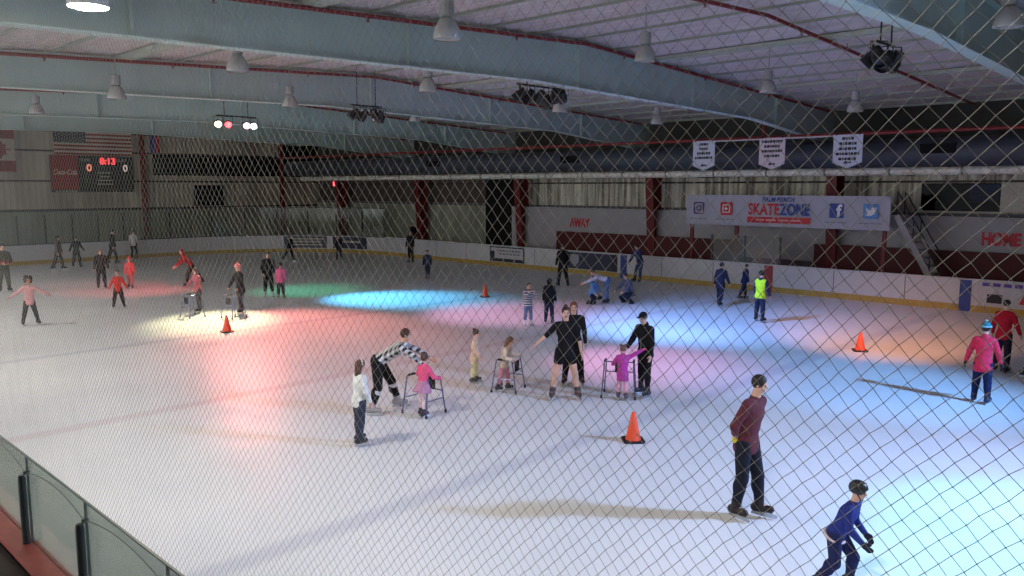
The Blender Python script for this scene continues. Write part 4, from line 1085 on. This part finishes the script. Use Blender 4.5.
# --- protective netting above the near glass
CORD = mat('net_cord', srgb(158,158,150), 0.6, var=0.1)
def netting(x0, x1, z0, z1, dx=0.0500, dz=0.0525):
    rows = int((z1 - z0)/(dz/2)); cols = int((x1 - x0)/dx)
    rnd = random.Random(3)
    def node(i, j):
        x = x0 + (i + (0.5 if j % 2 else 0.0))*dx; z = z0 + j*dz/2
        n1 = noise.noise((x*1.3, z*1.3, 0.0)); n2 = noise.noise((x*1.1, z*1.6, 9.0))
        return (x + 0.012*n1 + rnd.uniform(-1,1)*0.0022, YN + 0.010*n2 + 0.004*noise.noise((x*5, z*5, 3)), z + 0.016*n2 + rnd.uniform(-1,1)*0.0022)
    P = [[node(i, j) for i in range(cols)] for j in range(rows)]
    vs, fs = [], []; r = 0.00082
    def seg(a, b):
        o = len(vs); dxx, dzz = b[0]-a[0], b[2]-a[2]; l = math.hypot(dxx, dzz); px, pz = -dzz/l*r, dxx/l*r
        for p in (a, b): vs.extend([(p[0]+px, p[1], p[2]+pz), (p[0], p[1]+r, p[2]), (p[0]-px, p[1], p[2]-pz), (p[0], p[1]-r, p[2])])
        fs.extend([(o,o+1,o+5,o+4), (o+1,o+2,o+6,o+5), (o+2,o+3,o+7,o+6), (o+3,o,o+4,o+7)])
    for j in range(rows - 1):
        for i in range(cols):
            a = P[j][i]
            if j % 2:
                seg(a, P[j+1][i]); 
                if i + 1 < cols: seg(a, P[j+1][i+1])
            else:
                seg(a, P[j+1][i])
                if i > 0: seg(a, P[j+1][i-1])
            k = 0.0021; o = len(vs); x, y, z = a
            vs.extend([(x+k,y,z),(x-k,y,z),(x,y+k,z),(x,y-k,z),(x,y,z+k),(x,y,z-k)])
            fs.extend([(o,o+2,o+4),(o+2,o+1,o+4),(o+1,o+3,o+4),(o+3,o,o+4),(o+2,o,o+5),(o+1,o+2,o+5),(o+3,o+1,o+5),(o,o+3,o+5)])
    me = bpy.data.meshes.new('safety_net'); me.from_pydata(vs, [], fs); me.materials.append(CORD)
    me.polygons.foreach_set('use_smooth', [True]*len(me.polygons))
    o = bpy.data.objects.new('safety_net', me); COL.objects.link(o)
    tag(o, 'pale diamond mesh safety net hanging above the near glass', 'net')
    MB().tube([(x0, YN, z1 - dz/2), (x1, YN, z1 - dz/2)], 0.006, 6).build('top_cable', POST, o)
    return o
netting(-9.3, 2.6, 1.80, 5.9)

# ------------------------------------------------------------------ the skaters
person('adult in olive jacket with a red band standing at the left edge', -35.16, 8.39, -1.54, 1.76, top=('jacket',(74,76,62),'band',(140,52,44)), bot=('trousers',(96,98,80)), hair=('short',(52,36,30)), arms=((10,12,70,-30),(10,12,70,-30)), h=0.014)
person('small girl in pink top with arms spread and curly dark hair', -26.12, 6.82, -1.69, 1.37, kid=0.75, legs=((4,13,3),(0,14,3)), arms=((10,52,14,58),(10,50,14,60)), top=('sweater',(226,168,166)), bot=('leggings',(58,56,54)), hair=('curly',(40,30,26)), skate=(44,40,40), skin='tan', h=0.011)
person('person in greyish mauve coat walking by the end boards, leftmost of the pair', -42.72, 12.49, -0.63, 1.60, top=('coat',(112,98,94)), bot=('trousers',(78,72,68)), hair=('long',(58,44,38)), legs=((18,4,14),(-14,4,10)), h=0.016)
person('person in dark jacket with arms held out by the end boards', -43.37, 13.55, -1.52, 1.48, top=('jacket',(44,48,56)), bot=('trousers',(46,46,52)), hair=('short',(44,36,32)), arms=((5,24,10,30),(5,24,10,30)), legs=((18,4,14),(-14,4,10)), h=0.016)
person('person in black coat with brown hair standing behind the boy in red', -33.45, 11.31, -1.72, 1.49, top=('coat',(36,34,38)), bot=('trousers',(36,34,38)), hair=('long',(74,48,42)), arms=((4,14,12,10),(4,14,12,10)), h=0.014)
person('tall person all in dark clothes skating sideways by the end boards', -44.04, 15.46, -0.51, 1.73, top=('jacket',(40,42,48)), bot=('trousers',(36,36,42)), hair=('short',(34,28,28)), legs=((18,4,14),(-14,4,10)), h=0.016)
person('person in white shirt and dark trousers seen from behind at the end boards', -46.22, 17.43, 1.12, 1.52, top=('tee',(214,210,206)), bot=('trousers',(38,38,46)), hair=('short',(34,30,30)), h=0.016)
person('boy in bright red shirt skating with legs apart', -27.73, 9.87, -1.91, 1.22, kid=0.7, legs=((4,12,4),(2,12,4)), arms=((6,24,20,24),(6,24,20,24)), top=('sweater',(222,58,50)), bot=('trousers',(48,42,44)), hair=('short',(44,34,32)), skate=(34,30,32), h=0.012)
person('child in pink and red outfit just behind the boy in red', -32.79, 12.16, -2.10, 1.20, kid=0.6, top=('jacket',(206,84,88)), bot=('trousers',(170,92,96)), hat=('beanie',(190,70,78),(220,120,124)), hair=('short',(60,40,40)), legs=((18,4,14),(-14,4,10)), h=0.014)
person('adult in dark red jacket leaning forward with one leg stretched back', -31.75, 14.29, 2.98, 1.60, lean=38, legs=((30,4,24),(-34,4,4)), foot=(0,-25), arms=((40,12,52,6),(30,14,44,8)), head=(-20,0), top=('jacket',(150,48,54)), bot=('trousers',(60,42,48)), hair=('long',(120,44,44)), h=0.013)
person('girl with long hair in pink top pushing a skating aid', -24.95, 11.35, -3.05, 1.37, kid=0.4, lean=6, legs=((10,8,6),(-10,8,6)), arms=((-0.24,0.34,0.74),(0.24,0.34,0.74)), top=('jacket',(196,108,122)), bot=('trousers',(78,72,82)), hair=('long',(66,40,40)), h=0.012)
person('child in dark coat and pink hat pushing a skating aid', -23.79, 12.20, -3.00, 1.51, kid=0.4, lean=5, legs=((12,7,6),(-12,7,6)), arms=((-0.24,0.34,0.74),(0.24,0.34,0.74)), top=('coat',(44,42,50)), bot=('trousers',(50,46,58)), hair=('long',(180,120,130)), hat=('beanie',(214,120,136),(226,150,162)), skate=(36,32,40), h=0.012)
person('adult in black hooded jacket standing beside the child in pink', -26.59, 14.71, -1.99, 1.56, top=('jacket',(32,34,40)), bot=('trousers',(30,30,38)), hair=('short',(60,44,44)), skate=(200,200,205), arms=((8,12,30,-10),(8,12,30,-10)), h=0.013)
person('child in pink jacket seen from behind next to the adult in black', -25.91, 14.81, 0.79, 1.23, kid=0.5, top=('jacket',(226,104,150)), bot=('trousers',(52,48,62)), hair=('short',(70,46,50)), skate=(150,110,110), h=0.013)
person('dark clothed skater striding along the far end boards behind the child in pink', -38.42, 22.45, -1.05, 1.40, lean=10, legs=((16,4,8),(-26,4,14)), foot=(0,-20), top=('jacket',(36,38,46)), bot=('trousers',(34,34,42)), hair=('short',(34,30,32)), h=0.017)
person('dark clothed person standing in front of the first far corner advertising board', -36.95, 24.69, -1.99, 1.31, top=('jacket',(36,38,48)), bot=('trousers',(34,36,46)), hair=('short',(34,30,32)), h=0.017)
person('dark clothed adult at the open gate in the far corner', -33.22, 26.69, -2.77, 1.59, top=('coat',(30,30,38)), bot=('trousers',(28,28,36)), hair=('short',(30,26,28)), h=0.017)
person('dark figure standing outside the open gate in the far corner', -38.90, 31.40, -2.25, 1.75, top=('coat',(26,26,32)), bot=('trousers',(24,24,30)), hair=('short',(28,24,26)), h=0.018)
person('child in navy jacket and trousers alone on the far ice', -26.55, 22.25, -2.62, 1.24, kid=0.3, legs=((18,4,14),(-14,4,10)), top=('jacket',(36,44,76)), bot=('trousers',(34,40,70)), hair=('short',(36,32,36)), h=0.014)
person('child in white and navy striped shirt and light jeans holding a phone up', -15.56, 16.78, -1.96, 1.19, kid=0.35, arms=((60,14,140,-30),(60,14,140,-30)), top=('sweater',(216,212,222),'stripe',(52,54,84)), bot=('leggings',(112,130,172)), hair=('pony',(58,40,38)), skate=(226,226,232), legs=((6,3,4),(-4,3,4)), h=0.012)
person('child in black hooded jacket and dark jeans seen from behind', -15.35, 17.46, 0.55, 1.26, kid=0.25, top=('jacket',(26,28,36)), bot=('trousers',(40,48,76)), hat=('hood',(26,28,36)), hair=None, skate=(60,70,80), glove=(150,190,186), h=0.012)
person('dark clothed adult standing in the shade left of the bench on the ice', -20.75, 24.45, 1.05, 1.67, top=('coat',(26,28,34)), bot=('trousers',(26,28,36)), hair=('short',(26,24,26)), legs=((18,4,14),(-14,4,10)), h=0.015)
person('child in light blue top kneeling on the ice', -16.97, 21.54, -1.43, 1.25, kid=0.5, sit=0.36, legs=((68,8,150),(30,8,112)), foot=(-60,-60), lean=8, arms=((20,10,40,0),(20,10,40,0)), top=('jacket',(96,150,206)), bot=('trousers',(30,34,52)), hair=('short',(36,34,42)), h=0.013)
person('adult in white top and blue jeans bending over the kneeling child', -16.60, 21.90, 2.39, 1.50, lean=74, legs=((8,5,10),(2,5,10)), arms=((60,8,66,0),(52,8,62,0)), head=(-30,0), top=('shirt',(190,194,210)), bot=('trousers',(78,104,150)), hair=('short',(36,34,42)), h=0.013)
person('person in grey top crouching on the ice right of the adult bending over', -16.14, 22.67, 2.89, 1.50, kid=0.2, sit=0.36, legs=((80,12,128),(66,14,120)), lean=26, arms=((40,10,60,0),(40,10,60,0)), top=('jacket',(92,96,116)), bot=('trousers',(38,42,62)), hair=('short',(58,54,64)), h=0.013)
person('adult in blue jacket leaning back on the boards at the blue stripe', -19.50, 27.79, 3.06, 1.60, lean=24, legs=((22,8,12),(14,8,6)), arms=((24,10,40,0),(24,10,40,0)), top=('coat',(52,66,112)), bot=('trousers',(62,80,124)), hair=('short',(38,36,46)), h=0.015)
person('adult in navy clothes and knit hat skating away by the far boards', -13.47, 23.96, -0.01, 1.41, legs=((16,6,10),(-18,6,10)), arms=((-10,12,4,8),(16,12,30,8)), top=('coat',(34,38,60)), bot=('trousers',(32,36,56)), hair=('short',(26,26,32)), hat=('beanie',(30,32,44),(36,38,52)), h=0.013)
person('person in navy jacket and dark jeans close to the far boards left of the vest', -13.73, 26.03, -0.74, 1.22, legs=((16,5,16),(-16,5,10)), lean=8, top=('jacket',(38,44,80)), bot=('trousers',(40,46,66)), hair=('short',(30,28,34)), h=0.013)
person('child in bright yellow green vest with dark sleeves and black helmet', -11.07, 22.08, -0.06, 1.45, kid=0.4, legs=((6,8,4),(-6,8,4)), arms=((4,16,30,6),(4,16,30,6)), top=('jacket',(36,44,76)), vest=((196,236,50),), bot=('trousers',(36,42,66)), hair=None, hat=('helmet',(28,28,32),(40,40,46)), skate=(26,28,32), h=0.012)
person('girl in white sweater, jeans and headband standing in front of the checked shirt man', -10.12, 7.04, -0.17, 1.27, kid=0.3, legs=((4,4,4),(-4,6,6)), arms=((6,10,22,2),(6,10,22,2)), top=('sweater',(222,226,226)), bot=('trousers',(54,60,78)), hair=('long',(84,56,48)), hat=('headband',(226,222,222)), skate=(34,36,46), h=0.009)
person('man in black and white checked shirt bending over the child in pink', -11.27, 8.41, -0.78, 1.74, lean=58, legs=((30,7,14),(2,6,20)), arms=((66,10,58,-6),(58,10,50,-6)), head=(-34,0), top=('shirt',(222,222,224),'plaid',(34,36,46)), bot=('trousers',(26,26,30)), hair=('short',(66,40,34)), skate=(150,146,148), pad=(206,206,206), h=0.009)
person('small girl in pink jacket and mauve frilled skirt with two hair buns', -10.60, 8.71, 0.10, 1.05, kid=0.85, lean=6, legs=((6,4,8),(-6,4,8)), arms=((-0.22,0.30,0.66),(0.22,0.30,0.66)), top=('jacket',(238,92,142)), bot=('tutu',(196,140,176),(232,206,214)), hair=('buns',(84,52,50)), skate=(48,42,56), skin='fair', h=0.009)
person('small child in cream jacket and pale yellow trousers standing alone', -11.73, 11.03, -0.84, 1.05, kid=0.8, legs=((4,4,4),(-4,4,4)), arms=((10,6,24,0),(10,6,24,0)), top=('coat',(222,190,172)), bot=('trousers',(226,214,164)), hair=('bun',(74,52,46)), skate=(74,68,72), h=0.010)
person('child in cream vest with long brown hair leaning on a skating aid', -10.85, 10.98, -1.14, 1.05, kid=0.75, lean=14, legs=((12,6,10),(-8,6,8)), arms=((-0.20,0.30,0.68),(0.20,0.30,0.68)), head=(10,0), top=('jacket',(226,204,182)), bot=('leggings',(222,150,170)), hair=('long',(110,76,60)), skate=(64,60,70), h=0.010)
person('woman in black romper with bare legs and outstretched arm', -9.58, 11.37, -2.34, 1.71, legs=((2,13,3),(2,13,3)), arms=((8,16,8,10),(10,44,10,52)), top=('tee',(24,22,26)), bot=('shorts',(24,22,26)), hair=('bun',(52,32,30)), skate=(70,62,66), skin='fair', h=0.009)
person('person with long brown hair in dark clothes right behind the woman in black romper', -10.16, 12.31, -2.45, 1.63, legs=((2,8,3),(2,8,3)), top=('sweater',(30,28,32)), bot=('trousers',(26,26,32)), hair=('long',(116,64,48)), h=0.011)
person('small girl in magenta dress and pink tights with brown hair', -8.75, 12.06, 0.56, 0.98, kid=0.85, legs=((4,5,6),(-4,5,6)), arms=((-0.22,0.26,0.62),(0.42,0.10,1.00)), top=('jacket',(190,70,160)), bot=('skirt',(186,66,156),(232,170,190)), hair=('buns',(112,84,80)), glove=(240,96,150), skate=(84,76,90), h=0.009)
person('woman all in black with a black cap reaching to the girl in magenta', -8.62, 12.59, 3.01, 1.56, legs=((6,4,4),(-2,5,4)), arms=((4,8,12,4),(34,4,52,-6)), head=(12,0), top=('jacket',(24,24,30)), bot=('leggings',(24,24,30)), hair=('short',(40,32,32)), hat=('cap',(26,26,32)), skate=(36,38,50), h=0.009)
person('man in plum sweater and dark jeans gliding with hands behind his back', -4.43, 8.72, -1.59, 1.71, lean=9, legs=((14,3,10),(2,4,12)), arms=((-22,18,-14,-30),(-22,18,-14,-30)), head=(4,-14), top=('sweater',(96,48,60)), bot=('trousers',(28,32,46)), hair=('short',(36,28,28)), skate=(34,28,30), skin='fair', h=0.008, wrist=(226,206,60), sleeve=0.74)
person('child in blue jersey and dark helmet leaning forward at the bottom edge', -2.97, 7.73, -1.52, 1.16, kid=0.6, lean=24, legs=((34,5,44),(6,8,46)), foot=(0,-20), arms=((-6,12,40,4),(8,8,52,0)), head=(-6,0), top=('jersey',(40,54,130)), bot=('trousers',(34,40,84)), hair=None, hat=('helmet',(30,36,40),(150,160,150)), glove=(40,44,60), pad=(40,46,96), belt=(216,196,206), h=0.008)
person('child in red jacket and navy shorts with teal knit hat seen from behind', -3.82, 16.53, 0.09, 1.44, kid=0.55, legs=((6,5,8),(-4,5,4)), arms=((-4,22,10,16),(6,20,14,12)), top=('coat',(222,52,84)), bot=('trousers',(30,36,72)), hair=('short',(50,34,30)), hat=('beanie',(40,120,130),(150,190,200)), glove=(24,24,34), skate=(46,48,76), h=0.009)
person('adult in dark red top and dark trousers with dark hair behind the child in red', -4.18, 19.56, -0.14, 1.51, legs=((6,6,8),(-6,6,8)), arms=((0,16,20,10),(6,16,30,10)), top=('sweater',(176,26,40)), bot=('trousers',(36,28,44)), hair=('short',(40,32,30)), skate=(34,30,40), h=0.010)
person('dark clothed skater mostly cut off by the right edge', -3.56, 19.40, -1.21, 1.59, legs=((10,6,10),(-14,6,16)), top=('jacket',(40,40,60)), bot=('trousers',(30,34,60)), hair=('short',(36,30,30)), h=0.011)
person('person in pink top sitting behind the penalty box glass', -15.30, 30.30, -2.32, 1.50, sit=0.55, legs=((80,6,80),(80,8,80)), top=('sweater',(176,110,120)), bot=('trousers',(60,52,60)), hair=('long',(60,40,36)), h=0.015)

# ------------------------------------------------------------------ camera
cam_d = bpy.data.cameras.new('camera'); cam = bpy.data.objects.new('camera', cam_d); COL.objects.link(cam)
cam_d.sensor_width = 36.0; cam_d.lens = 800.0/1024*36.0; cam_d.clip_end = 300
cam.location = (0, 0, 4.0)
cam.rotation_euler = (PI/2 - math.atan(101/800.0), 0, math.radians(90 - 46))
S.camera = cam
S.view_settings.exposure = 0.18

# ------------------------------------------------------------------ light: added world fill through the open near side, stage spots, the burning lamps
wd = bpy.data.worlds.new('ambient_fill'); S.world = wd; wd.use_nodes = True
wd.node_tree.nodes['Background'].inputs[0].default_value = (0.96, 0.97, 1.0, 1); wd.node_tree.nodes['Background'].inputs[1].default_value = 1.9
def spot(src, dst, col, power, deg, blend=0.6, size=0.12):
    l = bpy.data.lights.new('stage_spot', 'SPOT'); l.energy = power; l.color = col; l.spot_size = math.radians(deg); l.spot_blend = blend; l.shadow_soft_size = size
    o = bpy.data.objects.new('stage_spot', l); COL.objects.link(o); o.location = src
    o.rotation_euler = (Vector(dst) - Vector(src)).to_track_quat('-Z', 'Y').to_euler()
# source, target on the ice, colour, power, cone, blend, size
SPOTS = [
 ((-27.0,13.4,6.0), (-23.0,10.9,0), (1.0,0.90,0.50), 5200, 34, 1.0, 0.10),
 ((-27.0,13.8,6.0), (-32.5,12.0,0), (1.0,0.12,0.12), 1600, 40, 1.0, 0.10),
 ((-27.0,13.8,6.0), (-19.8,11.9,0), (1.0,0.24,0.20), 5000, 52, 1.0, 0.10),
 ((-27.2,14.4,6.0), (-27.3,16.6,0), (0.05,0.80,0.38), 850, 46, 1.0, 0.10),
 ((-27.0,14.7,6.0), (-22.9,17.6,0), (0.10,0.58,1.0), 7000, 42, 1.0, 0.10),
 ((-19.9,14.6,6.0), (-17.6,18.0,0), (1.0,0.45,0.75), 1900, 52, 1.0, 0.10),
 ((-13.4,15.5,6.0), (-12.4,20.4,0), (0.22,0.42,1.0), 4800, 66, 1.0, 0.10),
 ((-13.4,14.3,6.0), (-10.2,15.0,0), (0.95,0.30,0.60), 1500, 46, 1.0, 0.10),
 ((-5.2,15.0,6.0), (-7.6,22.6,0), (1.0,0.42,0.22), 3600, 44, 1.0, 0.10),
 ((3.5,15.8,6.3), (-6.4,16.6,0), (0.20,0.48,1.0), 8000, 36, 1.0, 0.22),
 ((3.5,15.2,6.3), (-5.0,9.0,0), (0.42,0.58,1.0), 7500, 76, 1.0, 0.40),
 ((-5.2,14.2,6.0), (-1.0,9.8,0), (0.10,0.80,0.85), 2400, 42, 1.0, 0.10),
]
for a in SPOTS: spot(*a)
